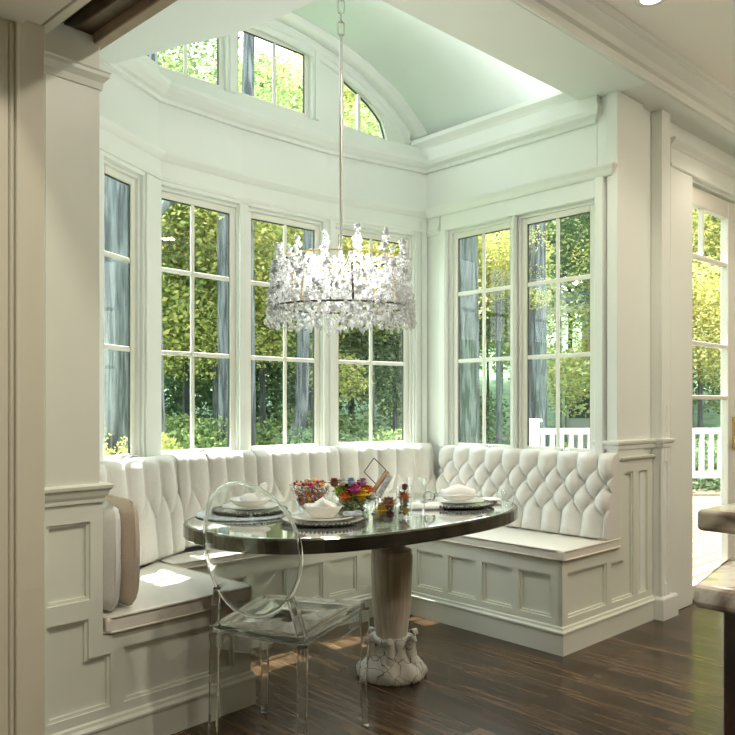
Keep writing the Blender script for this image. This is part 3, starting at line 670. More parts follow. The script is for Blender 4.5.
# ------------------------------------------------------------------ tufted back cushions
def tufted(name, label, p0, p1, n0, n1, z0, z1, tb, tt, su, rows_z, amp, s_off=0.0, mat='linen', du=0.009):
    p0 = Vector(p0); p1 = Vector(p1); L = (p1 - p0).length; nu = max(8, int(L / du)); F = Fr(p0, p1)
    n0 = Vector(n0) if n0 else F.n; n1 = Vector(n1) if n1 else F.n
    prof = []
    zz = z1 - 0.05; NF = 40
    for i in range(NF + 1):
        t = i / NF; z = z0 + 0.012 + (zz - z0 - 0.012) * t; prof.append((tb + (tt - tb) * t, z))
    for i in range(1, 9):
        a = pi / 2 * i / 8; prof.append((tt - 0.05 + 0.05 * cos(a), zz + 0.05 * sin(a)))
    prof.append((0.02, z1 - 0.002)); m = len(prof); rz = (rows_z[0] - rows_z[-1]) / max(1, len(rows_z) - 1) if len(rows_z) > 1 else 0.1
    mb = MB(); vs = []
    for i in range(nu + 1):
        s = L * i / nu; b = n0 + (n1 - n0) * (i / nu); base = p0 + (p1 - p0) * (i / nu)
        e = min(1, min(s, L - s) / 0.02)
        edge = sqrt(max(0.0, 1 - (1 - e) ** 2))
        for (tn, z) in prof:
            q = (rows_z[0] - z) / rz; x = (s + s_off) / su; nr = len(rows_z)
            if q < 0: h = abs(sin(pi * x)); dent = 0
            elif q <= nr - 1: h = sqrt(abs(sin(pi * (x + q / 2)) * sin(pi * (x - q / 2))))
            else: h = abs(sin(pi * (x + (nr - 1) / 2)))
            h = h ** 0.48
            fade = 1.0 if z < zz else max(0.25, 1 - (z - zz) / 0.06)
            if z < z0 + 0.05: fade *= 0.5 + 0.5 * (z - z0) / 0.05
            wob = 0.004 * noise.noise(Vector((s * 14 + p0.x * 9, z * 14, 3.1)))
            d = amp * (h - 0.55) * fade + wob
            k = (tn + d) * (0.80 + 0.20 * edge)
            q2 = base + b * k; vs.append((q2.x, q2.y, z + (d * 0.4 if z > zz else 0)))
        bk = base + b * 0.005; vs.append((bk.x, bk.y, z1 - 0.02)); vs.append((bk.x, bk.y, z0)); fr = base + b * (tb - 0.012); vs.append((fr.x, fr.y, z0))
    m += 3
    fs = [(i * m + j, i * m + (j + 1) % m, (i + 1) * m + (j + 1) % m, (i + 1) * m + j) for i in range(nu) for j in range(m)]
    mb.add(vs, fs, True); mb.add(vs[:m], [tuple(range(m))]); mb.add(vs[-m:], [tuple(range(m))])
    o = mb.build(name, mat); tag(o, label, 'cushion')
    # covered buttons
    k = 0; bt = MB()
    for r, z in enumerate(rows_z):
        c0 = -s_off / su + (r % 2) * 0.5
        j = math.floor(-2 - s_off / su)
        while True:
            x = (j + (r % 2) * 0.5) * su - s_off; j += 1
            if x > L - 0.02: break
            if x < 0.02: continue
            t = x / L; b = n0 + (n1 - n0) * t; tn = tb + (tt - tb) * (z - z0) / (zz - z0) - amp * 0.55 * 0.85
            q2 = p0 + (p1 - p0) * t + b * (tn + 0.002); bt = MB(); bt.ball((q2.x, q2.y, z), 0.008, 8, 5); bt.build('button', mat, o)
    return o
nL = FL.n; n1_ = F1.n; n2_ = F2.n; n3_ = F3.n
def mit(a, b): c = a + b; return c / (1 + a.dot(b))
w_ = 0.006
def off_(p, n, d=0.02): return Vector(p) + n * d
mA = mit(nL, n1_); mB = mit(n1_, n2_); mC = mit(n2_, n3_)
tufted('back_cushion', 'cream tufted back cushion on the angled left wall below the narrow window', off_((1.13, 3.085), nL), Vector(A1) + mA * .02 - FL.u * w_, nL, mA, 0.485, 0.955, 0.15, 0.11, 0.135, (0.80, 0.66), 0.055, 0.03)
tufted('back_cushion', 'cream tufted back cushion below the leftmost of the three back windows', Vector(A1) + mA * .02 + F1.u * w_, Vector(S2) + mB * .02 - F1.u * w_, mA, mB, 0.50, 0.955, 0.15, 0.11, 0.12, (0.79, 0.66), 0.052, 0.05)
tufted('back_cushion', 'cream tufted back cushion below the middle back window, behind the flowers', Vector(S2) + mB * .02 + F2.u * w_, Vector(S3) + mC * .02 - F2.u * w_, mB, mC, 0.50, 0.955, 0.15, 0.11, 0.13, (0.79, 0.66), 0.052, 0.02)
tufted('back_cushion', 'sunlit cream tufted back cushion in the far right corner', Vector(S3) + mC * .02 + F3.u * w_, Vector(CR) + n3_ * .02 - F3.u * 0.03, mC, n3_ + F3.u * -0.0, 0.50, 0.955, 0.15, 0.11, 0.14, (0.79, 0.66), 0.052, 0.0)
tufted('back_cushion', 'deeply diamond-tufted linen back cushion under the two side windows', (3.697, 3.185), (3.697, 2.009), (-1, 0), (-1, 0), 0.505, 0.945, 0.145, 0.075, 0.124, (0.868, 0.785, 0.702, 0.62), 0.085, 0.035, du=0.008)
mb = MB(); mb.prism([(3.575, 2.01), (3.59, 2.008), (3.70, 2.008), (3.70, 2.02), (3.575, 2.022)], 0.51, 0.52)

# two loose pillows standing at the left end
def pillow(label, u, mat, lean, z0=0.478, h=0.385, wv=0.34, th=0.075, v0=0.05):
    N = 16; vs = []; mb = MB()
    grid = {}
    for side in (1, -1):
        for i in range(N + 1):
            for j in range(N + 1):
                a = -1 + 2 * i / N; b = -1 + 2 * j / N
                t = (max(0, 1 - abs(a) ** 9.0) * max(0, 1 - abs(b) ** 9.0)) ** 0.5 * (0.80 + 0.20 * (1 - a * a) * (1 - b * b))
                sq_ = 1 - 0.05 * (abs(a) ** 2) * (abs(b) ** 2)
                q = side * th / 2 * t
                q += 0.005 * noise.noise(Vector((a * 2, b * 2, u * 40 + side)))
                a, b = a * (1 - .09 * b ** 8), b * (1 - .05 * a ** 8)
                zc = (b * 0.5 + 0.5) * h
                grid[(side, i, j)] = len(vs); vs.append(FLp.P(u + q + lean * zc, -v0 - wv * (0.5 + 0.5 * a * sq_), z0 + zc))
    fs = []
    for side in (1, -1):
        for i in range(N):
            for j in range(N): fs.append((grid[(side, i, j)], grid[(side, i + 1, j)], grid[(side, i + 1, j + 1)], grid[(side, i, j + 1)]))
    mb.add(vs, fs, True); o = mb.build('throw_pillow', mat); tag(o, label, 'pillow')
    # seam piping round the edge
    p = MB(); pts = []
    for k in range(48):
        a = 2 * pi * k / 48; ca, sa = cos(a), sin(a); mx = max(abs(ca), abs(sa)) ** 0.75; A, B = ca / mx, sa / mx
        A = max(-1, min(1, A)); B = max(-1, min(1, B)); A, B = A * (1 - .09 * B ** 8), B * (1 - .05 * A ** 8); zc = (B * .5 + .5) * h
        pts.append(FLp.P(u + lean * zc, -v0 - wv * (.5 + .5 * A), z0 + zc))
    p.tube(pts, 0.004, 6, closed=True); p.build('piping', mat, o)
    return o
pillow('light linen pillow standing against the left post', 1.330, 'linen', 0.0, th=0.086, v0=0.012)
pillow('darker tan pillow standing right of the light linen one', 1.416, 'linen_tan', 0.0, v0=0.03, th=0.078)

# ------------------------------------------------------------------ table
TC = (2.15, 2.32); TA, TBb, TZ = 0.755, 0.475, 0.76
def sell(t, a, b, e=2.5):
    c, s_2 = cos(t), sin(t); return (a * abs(c) ** (2 / e) * (1 if c >= 0 else -1), b * abs(s_2) ** (2 / e) * (1 if s_2 >= 0 else -1))
tb_ = thing('dining_table', 'oval mirrored dining table on a carved pedestal in the bay', 'table', (2.4, 2.41, 0))
def disk(mb, prof, n=72):
    vs = []
    for (k, z) in prof:
        for i in range(n):
            x, y = sell(2 * pi * i / n, TA + k, TBb + k); vs.append((TC[0] + x, TC[1] + y, z))
    m = len(prof); fs = [(j * n + i, j * n + (i + 1) % n, (j + 1) * n + (i + 1) % n, (j + 1) * n + i) for j in range(m - 1) for i in range(n)]
    mb.add(vs, fs); mb.add(vs[:n], [tuple(range(n))[::-1]]); mb.add(vs[-n:], [tuple(range(n))])
mb = MB(); disk(mb, [(-0.012, TZ - 0.012), (-0.012, TZ - 0.001), (-0.014, TZ)]); mb.build('tabletop', 'table_mirror', tb_)
mb = MB(); disk(mb, [(-0.02, TZ - 0.052), (0.0, TZ - 0.052), (0.003, TZ - 0.048), (0.003, TZ - 0.006), (-0.001, TZ - 0.001), (-0.011, TZ - 0.001), (-0.0115, TZ - 0.013)]); mb.build('table_rim', 'table_rim', tb_)
pcn = (2.395, 2.40, 0)
mb = MB(); mb.lathe([(0.001, 0.71), (0.13, 0.71), (0.13, 0.695), (0.062, 0.69), (0.062, 0.565), (0.086, 0.560), (0.091, 0.554), (0.091, 0.540), (0.094, 0.532), (0.094, 0.518), (0.090, 0.43), (0.085, 0.30), (0.072, 0.19), (0.068, 0.17), (0.075, 0.16), (0.075, 0.13), (0.001, 0.12)], pcn, 32); mb.build('pedestal_column', 'limed_wood', tb_)
mb = MB(); mb.lathe([(0.001, 0.175), (0.088, 0.178), (0.10, 0.17), (0.092, 0.145), (0.096, 0.115), (0.112, 0.085), (0.138, 0.058), (0.15, 0.038), (0.152, 0.02), (0.148, 0.004), (0.145, 0.0), (0.001, 0.0)], pcn, 64,
    rad=lambda a, z: 1 + 0.045 * cos(8 * a + z * 20) * (1 if z > 0.012 else 0.2) + 0.02 * cos(23 * a - z * 60)); mb.build('carved_base', 'carved_paint', tb_)
# curling acanthus leaves at the neck of the base
for k in range(6):
    a = 2 * pi * k / 6 + 0.7; mb = MB(); c = Vector(pcn); r = lambda q, z: c + Vector((q * cos(a), q * sin(a), z))
    pts = [r(0.10, 0.06), r(0.097, 0.11), r(0.095, 0.155), r(0.105, 0.178), r(0.118, 0.180), r(0.124, 0.168)]
    mb.tube(pts, [0.026, 0.022, 0.02, 0.018, 0.015, 0.01], 8); mb.build('acanthus_leaf', 'carved_paint', tb_)

# ------------------------------------------------------------------ place settings
def at(px, py, z):
    d = 761.0 * (1.2 - z) / (py - 405.0); l = (px - 367.5) / 761.0 * d
    return (d * cos(TH) + l * sin(TH), d * sin(TH) - l * cos(TH))
def plate(name, label, c, z, r, mat, cat='plate', depth=0.012, beads=False, group=None, rimmat=None, seg=40):
    mb = MB(); mb.lathe([(0.001, 0.0), (r * 0.62, 0.0), (r * 0.70, 0.003), (r, depth), (r, depth + 0.003), (r * 0.70, 0.0065), (r * 0.62, 0.0035), (0.001, 0.0035)], (c[0], c[1], z), seg)
    o = mb.build(name, mat); tag(o, label, cat, group)
    if beads:
        b = MB(); n = 64
        for i in range(n): a = 2 * pi * i / n; b.ball((c[0] + (r + 0.001) * cos(a), c[1] + (r + 0.001) * sin(a), z + depth), 0.0062, 6, 4)
        b.build('beaded_rim', rimmat or 'bead_metal', o)
    return o
def napkin(label, c, z, w, l, rot, ht, mat='napkin', peak=0.0):
    N = 14; M_ = 10; vs = []; mb = MB(); cr, sr = cos(rot), sin(rot)
    for top in (1, 0):
        for i in range(N + 1):
            for j in range(M_ + 1):
                a, b = -1 + 2 * i / N, -1 + 2 * j / M_
                wv = 0.006 * noise.noise(Vector((a * 2.2 + c[0] * 9, b * 2.2, top * 1.0))) + 0.004 * sin(b * 7 + a)
                hh = ht * (1 - abs(a) ** 4 * .4) * (1 - abs(b) ** 4 * .4) + peak * max(0, 1 - abs(a) * 1.3) + wv
                x, y = a * l / 2 * (1 - .06 * b * b), b * w / 2 * (1 - .1 * a * a)
                vs.append((c[0] + x * cr - y * sr, c[1] + x * sr + y * cr, z + (max(0.004, hh) if top else 0.0005 + max(0, peak * max(0, 1 - abs(a) * 1.3) - .008) * 0.9)))
    K = (N + 1) * (M_ + 1); idx = lambda t, i, j: (0 if t else K) + i * (M_ + 1) + j
    fs = [(idx(t, i, j), idx(t, i + 1, j), idx(t, i + 1, j + 1), idx(t, i, j + 1)) for t in (1, 0) for i in range(N) for j in range(M_)]
    for i in range(N): fs += [(idx(1, i, 0), idx(1, i + 1, 0), idx(0, i + 1, 0), idx(0, i, 0)), (idx(1, i, M_), idx(1, i + 1, M_), idx(0, i + 1, M_), idx(0, i, M_))]
    for j in range(M_): fs += [(idx(1, 0, j), idx(1, 0, j + 1), idx(0, 0, j + 1), idx(0, 0, j)), (idx(1, N, j), idx(1, N, j + 1), idx(0, N, j + 1), idx(0, N, j))]
    mb.add(vs, fs, True); o = mb.build('napkin', mat); return tag(o, label, 'napkin')
def sqbowl(label, c, z, w, h, rot, mat='porcelain'):
    mb = MB(); rings = [(0.55, 0.0), (0.62, 0.004), (0.82, h * .5), (1.0, h), (0.95, h), (0.76, h * .5), (0.55, 0.01)]; n = 32; vs = []
    for (k, zz) in rings:
        for i in range(n):
            x, y = sell(2 * pi * i / n, w / 2 * k, w / 2 * k * .8, 5); vs.append((c[0] + x * cos(rot) - y * sin(rot), c[1] + x * sin(rot) + y * cos(rot), z + zz))
    m = len(rings); fs = [(j * n + i, j * n + (i + 1) % n, (j + 1) * n + (i + 1) % n, (j + 1) * n + i) for j in range(m - 1) for i in range(n)]
    mb.add(vs, fs, True); mb.add(vs[:n], [tuple(range(n))]); mb.add(vs[-n:], [tuple(range(n))])
    return tag(mb.build('bowl', mat), label, 'bowl')
def fork(label, c, z, rot):
    mb = MB(); F = Fr(c, u=(cos(rot), sin(rot))); mb.box(F, -0.09, 0.04, -0.004, 0.004, z, z + 0.004); mb.box(F, 0.04, 0.06, -0.011, 0.011, z, z + 0.004)
    for k in (-0.009, -0.003, 0.003, 0.009): mb.box(F, 0.06, 0.10, k - 0.0015, k + 0.0015, z, z + 0.003)
    return tag(mb.build('fork', 'nickel'), label, 'fork')
TZ2 = TZ + 0.001
RX = 40 * pi / 180 * -1
# setting nearest the camera
cA = at(322, 524, TZ); cA = (cA[0] + 0.03, cA[1] + 0.03)
plate('charger_plate', 'pale charger with dark beaded rim nearest the clear chair', cA, TZ2, 0.155, 'porcelain', 'charger', beads=True)
plate('dinner_plate', 'white dinner plate under the square bowl near the clear chair', cA, TZ2 + 0.0135, 0.122, 'porcelain', depth=0.010)
sqbowl('square cream bowl holding a folded white napkin near the clear chair', cA, TZ2 + 0.019, 0.145, 0.045, RX)
napkin('white napkin folded to a peak in the square cream bowl', (cA[0], cA[1]), TZ2 + 0.052, 0.085, 0.10, RX, 0.014, peak=0.022)
napkin('pale blue patterned napkin tucked beside the square cream bowl', (cA[0] + 0.075, cA[1] - 0.08), TZ2 + 0.0265, 0.05, 0.075, RX, 0.012, 'blue_linen')
# setting at the right end
cB = at(458, 506, TZ)
plate('charger_plate', 'dark metal charger with beaded rim at the right end of the table', cB, TZ2, 0.15, 'charger_metal', 'charger', beads=True)
plate('dinner_plate', 'white dinner plate on the dark charger at the right end', cB, TZ2 + 0.0135, 0.115, 'porcelain', depth=0.012)
plate('soup_plate', 'cream soup plate stacked on the white plate at the right end', cB, TZ2 + 0.029, 0.088, 'porcelain', depth=0.022)
napkin('crumpled white napkin lying on the cream soup plate at the right end', (cB[0], cB[1]), TZ2 + 0.052, 0.09, 0.15, RX, 0.022, peak=0.012)
rg = MB(); nr_ = (cB[0] - 0.125, cB[1] + 0.055); rg.tube([(nr_[0] + 0.022 * cos(k * pi / 12) * 0.7, nr_[1] - 0.022 * cos(k * pi / 12) * .7, TZ2 + 0.045 + 0.022 * sin(k * pi / 12)) for k in range(24)], 0.006, 8, closed=True)
tag(rg.build('napkin_ring', 'nickel'), 'round silver napkin ring on the edge of the dark charger at the right', 'napkin ring')
napkin('white napkin spread left of the dark charger at the right end', (nr_[0] - 0.04, nr_[1] - 0.01), TZ2, 0.10, 0.16, RX, 0.02)
# setting at the far left
cC = at(250, 514, TZ)
mb = MB(); mb.lathe([(0.001, 0), (0.185, 0), (0.19, 0.003), (0.185, 0.006), (0.001, 0.006)], (cC[0] - .03, cC[1], TZ2), 40); tag(mb.build('placemat', 'blue_linen'), 'round grey-blue woven placemat at the left end of the table', 'placemat')
plate('charger_plate', 'dark metal charger with beaded rim on the grey-blue placemat', cC, TZ2 + 0.0065, 0.145, 'charger_metal', 'charger', beads=True)
plate('dinner_plate', 'white dinner plate on the placemat setting seen through the clear chair back', cC, TZ2 + 0.02, 0.112, 'porcelain', depth=0.012)
plate('soup_plate', 'white soup plate holding a standing napkin behind the clear chair back', cC, TZ2 + 0.035, 0.085, 'porcelain', depth=0.024)
mb = MB()
mb.ball((cC[0], cC[1], TZ2 + 0.062), 0.035, 10, 6, (1.3, 1.0, 0.6)); mb.tube([(cC[0] + .02, cC[1] - .01, TZ2 + 0.06), (cC[0] + .045, cC[1] - .02, TZ2 + .085), (cC[0] + .05, cC[1] - .025, TZ2 + 0.112), (cC[0] + .06, cC[1] - .03, TZ2 + 0.12)], [0.024, 0.02, 0.016, 0.008], 8)
tag(mb.build('napkin', 'napkin'), 'white napkin folded into a bird shape in the soup plate behind the chair back', 'napkin')
fork('silver fork lying left of the dark charger on the grey-blue placemat', (cC[0] - 0.14, cC[1] + 0.055), TZ2 + 0.0065, 0.9)
# far setting behind the flowers at the right
cD = at(497, 500, TZ); cD = (cD[0] - 0.02, cD[1] + 0.03)
def tumbler(name, label, c, r, h, base=0.6, mat='tumbler_glass', cat='glass'):
    mb = MB(); mb.lathe([(0.001, 0.0), (r * base, 0.0), (r * (base + 1) / 2 * 1.04, h * .5), (r, h), (r * 0.94, h), (r * (base + 1) / 2 * .98, h * .5), (r * base * .9, 0.006), (0.001, 0.006)], (c[0], c[1], TZ2), 24)
    return tag(mb.build(name, mat), label, cat)
tumbler('drinking_glass', 'small clear tumbler at the right tip of the table', at(508, 507.5, TZ), 0.032, 0.07)
plate('bread_plate', 'small white bread plate beside the tumbler at the right tip', at(489, 502, TZ), TZ2, 0.055, 'porcelain', depth=0.012)
tumbler('drinking_glass', 'tall clear stemless glass between the flower jars and right setting', at(417, 516, TZ), 0.040, 0.15, 0.7)

# ------------------------------------------------------------------ flowers, jars, bowl
pal = {'red': (0.55, 0.03, 0.05), 'yellow': (0.85, 0.55, 0.02), 'lime green': (0.50, 0.65, 0.08), 'orange': (0.80, 0.22, 0.03), 'pink': (0.72, 0.10, 0.35), 'burgundy': (0.22, 0.03, 0.06), 'pale blue': (0.42, 0.55, 0.72), 'lilac': (0.62, 0.45, 0.68), 'brown': (0.35, 0.14, 0.06), 'white': (0.85, 0.85, 0.80)}
for k, c in pal.items(): pbr('petal_' + k, c, 0.6, var=0.35, vscale=60)
def blossom_mesh(name, mat, r, key):
    mb = MB(); rr = random.Random(key)
    mb.ball((0, 0, 0), r * .62, 10, 6)
    for ring, (n, el, q) in enumerate(((9, 0.05, 1.0), (8, 0.55, .92), (6, 1.0, .8))):
        for i in range(n):
            a = 2 * pi * i / n + ring * .4 + rr.uniform(-.1, .1)
            dx = Vector((cos(a) * cos(el), sin(a) * cos(el), sin(el))); ux = Vector((-sin(a), cos(a), 0)); c = dx * r * .62 * q
            up_ = dx.cross(ux)
            vs = [c + dx * r * k + ux * r * w2 for k, w2 in ((-.2, -.16), (-.2, .16), (.22, .30), (.42, 0), (.22, -.30))] + [c + dx * r * .12 + up_ * r * .10]
            mb.add(vs, [(0, 1, 5), (1, 2, 5), (2, 3, 5), (3, 4, 5), (4, 0, 5)])
    me_o = mb.build(name, mat, recalc=False); return me_o
def flower(label, c, z, base, r, colr, key, zb=None):
    t = thing('flower', label, 'flower', (c[0], c[1], z))
    b = blossom_mesh('blossom', 'petal_' + colr, r, key); b.parent = t
    s = MB(); bb = Vector((base[0] - c[0], base[1] - c[1], (zb if zb is not None else TZ + 0.012) - z))
    s.tube([(0, 0, -r * .4), bb * .5 + Vector((0, 0, .006)), bb], 0.0022, 6); o = s.build('stem', 'stem'); o.parent = t
    return t
def atz(px, py, d):
    l = (px - 367.5) / 761 * d; return (d * cos(TH) + l * sin(TH), d * sin(TH) - l * cos(TH), 1.2 - (py - 405) * d / 761)
# low square glass vase, centre of the table
cV = at(352, 519, TZ); dV = cV[0] * cos(TH) + cV[1] * sin(TH)
vz = thing('flower_vase', 'low clear square glass vase of bright flowers in the middle of the table', 'vase', (cV[0], cV[1], TZ2))
mb = MB(); ring = [(0.065, 0.0), (0.085, 0.075), (0.081, 0.075), (0.061, 0.008)]; n = 32; vs = []
for (q, z) in ring:
    for i in range(n): x, y = sell(2 * pi * i / n, q, q, 5); a = 0.5; vs.append((cV[0] + x * cos(a) - y * sin(a), cV[1] + x * sin(a) + y * cos(a), TZ2 + z))
mb.add(vs, [(j * n + i, j * n + (i + 1) % n, (j + 1) * n + (i + 1) % n, (j + 1) * n + i) for j in range(3) for i in range(n)], True); mb.add(vs[:n], [tuple(range(n))]); mb.add(vs[-n:], [tuple(range(n))])
mb.build('vase_body', 'tumbler_glass', vz)
mb = MB()
for i in range(260):
    a = R.uniform(0, 2 * pi); q = 0.058 * sqrt(R.random()); z = R.uniform(0.015, 0.105); p = Vector((cV[0] + q * cos(a), cV[1] + q * sin(a), TZ2 + z)); d1 = Vector((R.uniform(-1, 1), R.uniform(-1, 1), R.uniform(-.3, 1))).normalized() * 0.016; d2 = d1.cross(Vector((R.random(), R.random(), R.random()))).normalized() * 0.006
    mb.add([p - d1, p + d2, p + d1, p - d2], [(0, 1, 2, 3)])
o = mb.build('vase_greenery', 'leaf_green', recalc=False); tag(o, 'small green foliage filling the low square vase', 'foliage', kind='stuff')
fl = [(341, 492, 0.026, 'lime green', 'large lime green bloom at the left of the low vase'), (361, 495, 0.025, 'yellow', 'round yellow bloom at the front of the low vase'), (355, 490, 0.022, 'pink', 'bright pink bloom in the centre of the low vase'), (361, 486, 0.022, 'red', 'deep red bloom upright at the top right of the low vase'),
      (368, 491, 0.020, 'orange', 'orange-red bloom at the right edge of the low vase'), (349, 489, 0.020, 'burgundy', 'dark burgundy bloom right of the lime green one'), (345, 497, 0.019, 'orange', 'orange bloom low at the front beneath the lime green one'), (351, 482, 0.016, 'pale blue', 'pale blue bloom at the top of the low vase'),
      (363, 482, 0.015, 'lilac', 'lilac bloom at the top behind the red one'), (334, 483, 0.017, 'brown', 'brown seed-like bloom at the upper left of the low vase'), (342, 482, 0.015, 'white', 'small white bloom at the upper left of the low vase'), (372, 497, 0.016, 'white', 'small white bloom low at the right of the low vase')]
for k, (px, py, r, cn, lab) in enumerate(fl):
    p = atz(px, py, dV - 0.05 + 0.10 * R.random()); flower(lab, p, p[2], cV, r * 1.5, cn, k)
# big bowl of small dried blossoms
cW = at(311, 513, TZ)
mb = MB(); mb.lathe([(0.001, 0.0), (0.045, 0.0), (0.062, 0.05), (0.088, 0.115), (0.085, 0.116), (0.058, 0.05), (0.042, 0.006), (0.001, 0.006)], (cW[0], cW[1], TZ2), 32); tag(mb.build('glass_bowl', 'tumbler_glass'), 'flared clear glass bowl heaped with red and gold dried blossoms', 'bowl')
def potmat():
    m, n, out = newmat('potpourri'); b = n.nodes.new('ShaderNodeBsdfPrincipled'); n.links.new(b.outputs[0], out.inputs[0]); b.inputs['Roughness'].default_value = .5
    g = n.nodes.new('ShaderNodeNewGeometry'); r = n.nodes.new('ShaderNodeValToRGB'); r.color_ramp.interpolation = 'CONSTANT'; e = r.color_ramp.elements
    cs = [(0.50, 0.03, 0.04), (0.85, 0.45, 0.03), (0.25, 0.02, 0.05), (0.70, 0.15, 0.03), (0.60, 0.60, 0.55), (0.75, 0.30, 0.05), (0.15, 0.25, 0.10), (0.55, 0.05, 0.10)]
    e[0].position = 0; e[0].color = (*cs[0], 1); e[1].position = 1 / 8; e[1].color = (*cs[1], 1)
    for i in range(2, 8): k = e.new(i / 8); k.color = (*cs[i], 1)
    n.links.new(g.outputs['Random Per Island'], r.inputs[0]); n.links.new(r.outputs[0], b.inputs['Base Color']); M['potpourri'] = m
potmat()
mb = MB()
for i in range(420):
    z = R.uniform(0.02, 0.125); rm = 0.043 + (0.083 - 0.043) * min(1, z / 0.115); a = R.uniform(0, 2 * pi); q = (rm - 0.008) * sqrt(R.random())
    if z > 0.112: q *= 0.92
    mb.ball((cW[0] + q * cos(a), cW[1] + q * sin(a), TZ2 + z + 0.01 * (1 - q / .08) * (z > .1)), R.uniform(0.005, 0.009), 6, 4, (1, 1, R.uniform(.6, 1)))
tag(mb.build('dried_blossoms', 'potpourri'), 'heap of red, gold and burgundy dried blossoms in the flared bowl', 'dried flowers', kind='stuff')
# two straight glass jars with single blooms
def jar(label, px, py, r, h, blooms):
    c = at(px, py, TZ); mb = MB(); mb.lathe([(0.001, 0), (r * .96, 0), (r, 0.004), (r, h), (r * .95, h), (r * .94, 0.008), (0.001, 0.008)], (c[0], c[1], TZ2), 28)
    tag(mb.build('glass_jar', 'tumbler_glass'), label, 'jar')
    g = MB()
    for i in range(90):
        a = R.uniform(0, 2 * pi); q = (r - .014) * sqrt(R.random()); z = R.uniform(0.012, h * .8); p = Vector((c[0] + q * cos(a), c[1] + q * sin(a), TZ2 + z)); d1 = Vector((R.uniform(-1, 1), R.uniform(-1, 1), R.uniform(-.3, 1))).normalized() * 0.011; d2 = d1.cross(Vector((R.random(), R.random(), R.random()))).normalized() * 0.005
        g.add([p - d1, p + d2, p + d1, p - d2], [(0, 1, 2, 3)])
    tag(g.build('jar_greenery', 'leaf_green', recalc=False), 'loose green leaves packed in the ' + label[:label.index(' clear')] + (' slim' if 'slim' in label else '') + ' jar', 'foliage', kind='stuff')
    for k, (dx, dy, z, rr_, cn, lab) in enumerate(blooms): flower(lab, (c[0] + dx, c[1] + dy), TZ2 + z, c, rr_ * 1.55, cn, 50 + k + int(px), zb=TZ + 0.0105)
ux_, uy_ = sin(TH), -cos(TH)
jar('short clear glass jar packed with yellow and rust blooms at the front edge', 385.5, 525, 0.040, 0.098, [(-.014 * ux_ - .012, -.014 * uy_ - .012, 0.055, 0.019, 'yellow', 'yellow bloom at the middle left of the short jar'), (.012 * ux_, .012 * uy_, 0.075, 0.023, 'brown', 'large rust brown bloom at the top of the short jar'), (.0, -.01, 0.026, 0.017, 'white', 'white bloom at the bottom of the short jar'), (-.02 * ux_, -.02 * uy_, 0.022, 0.014, 'yellow', 'small yellow bloom at the bottom left of the short jar'), (.018 * ux_ - .01, .018 * uy_ - .01, 0.035, 0.015, 'burgundy', 'burgundy bloom at the right of the short jar')])
jar('tall slim clear glass jar with an orange bloom behind the short jar', 404, 518, 0.030, 0.125, [(0, 0, 0.078, 0.020, 'orange', 'orange bloom in the upper half of the tall slim jar'), (0, -.004, 0.025, 0.014, 'yellow', 'yellow bloom at the bottom of the tall slim jar'), (0.004, 0.0, 0.118, 0.012, 'burgundy', 'dark burgundy sprig at the mouth of the tall slim jar')])
# driftwood sticks and the wire diamond ornament
p0 = Vector(atz(368, 499, dV + .02)); p1 = Vector(atz(388, 472, dV + 0.06))
mb = MB(); mb.tube([p0, (p0 + p1) / 2 + Vector((0, 0, .004)), p1], [0.008, 0.010, 0.009], 8); tag(mb.build('wood_stick', 'driftwood'), 'slanting brown wooden stick rising from the low vase', 'stick')
p0 = Vector(atz(377, 499, dV + .02)); p1 = Vector(atz(390, 476, dV + 0.05))
mb = MB(); mb.tube([p0, p1], [0.010, 0.012], 8); tag(mb.build('wrapped_stick', 'blue_linen'), 'pale mottled stick leaning beside the brown one in the low vase', 'stick')
mb = MB(); q = [Vector(atz(x, y, dV + 0.13)) for x, y in ((374, 458), (386, 470), (376, 484), (364, 472))]
for a, b in zip(q, q[1:] + q[:1]): mb.tube([a, b], 0.0022, 6)
mb.tube([q[2], Vector((q[2].x, q[2].y, TZ2 + .003))], 0.002, 6); mb.lathe([(0.001, 0.), (0.02, 0.), (0.02, 0.004), (0.001, 0.004)], (q[2].x, q[2].y, TZ2), 16)
tag(mb.build('wire_ornament', 'bronze'), 'thin bronze wire diamond ornament standing behind the flowers', 'ornament')
# small framed silver votive prisms left of the vase
cP = at(331, 515, TZ)
mb = MB(); mb.prism([(cP[0] - .03, cP[1] - .02), (cP[0] + .03, cP[1] - .03), (cP[0] + .02, cP[1] + .03)], TZ2, TZ2 + 0.006)
n = len(mb.v); tip = (cP[0] + .012, cP[1] - .005, TZ2 + 0.115)
mb.add([(cP[0] - .032, cP[1] - .02, TZ2 + .006), (cP[0] + .03, cP[1] - .032, TZ2 + .006), (cP[0] + .02, cP[1] + .03, TZ2 + .006), tip], [(0, 1, 3), (1, 2, 3), (2, 0, 3)])
tag(mb.build('glass_pyramid', 'vase_glass'), 'clear glass pyramid between the flared bowl and low vase', 'ornament')

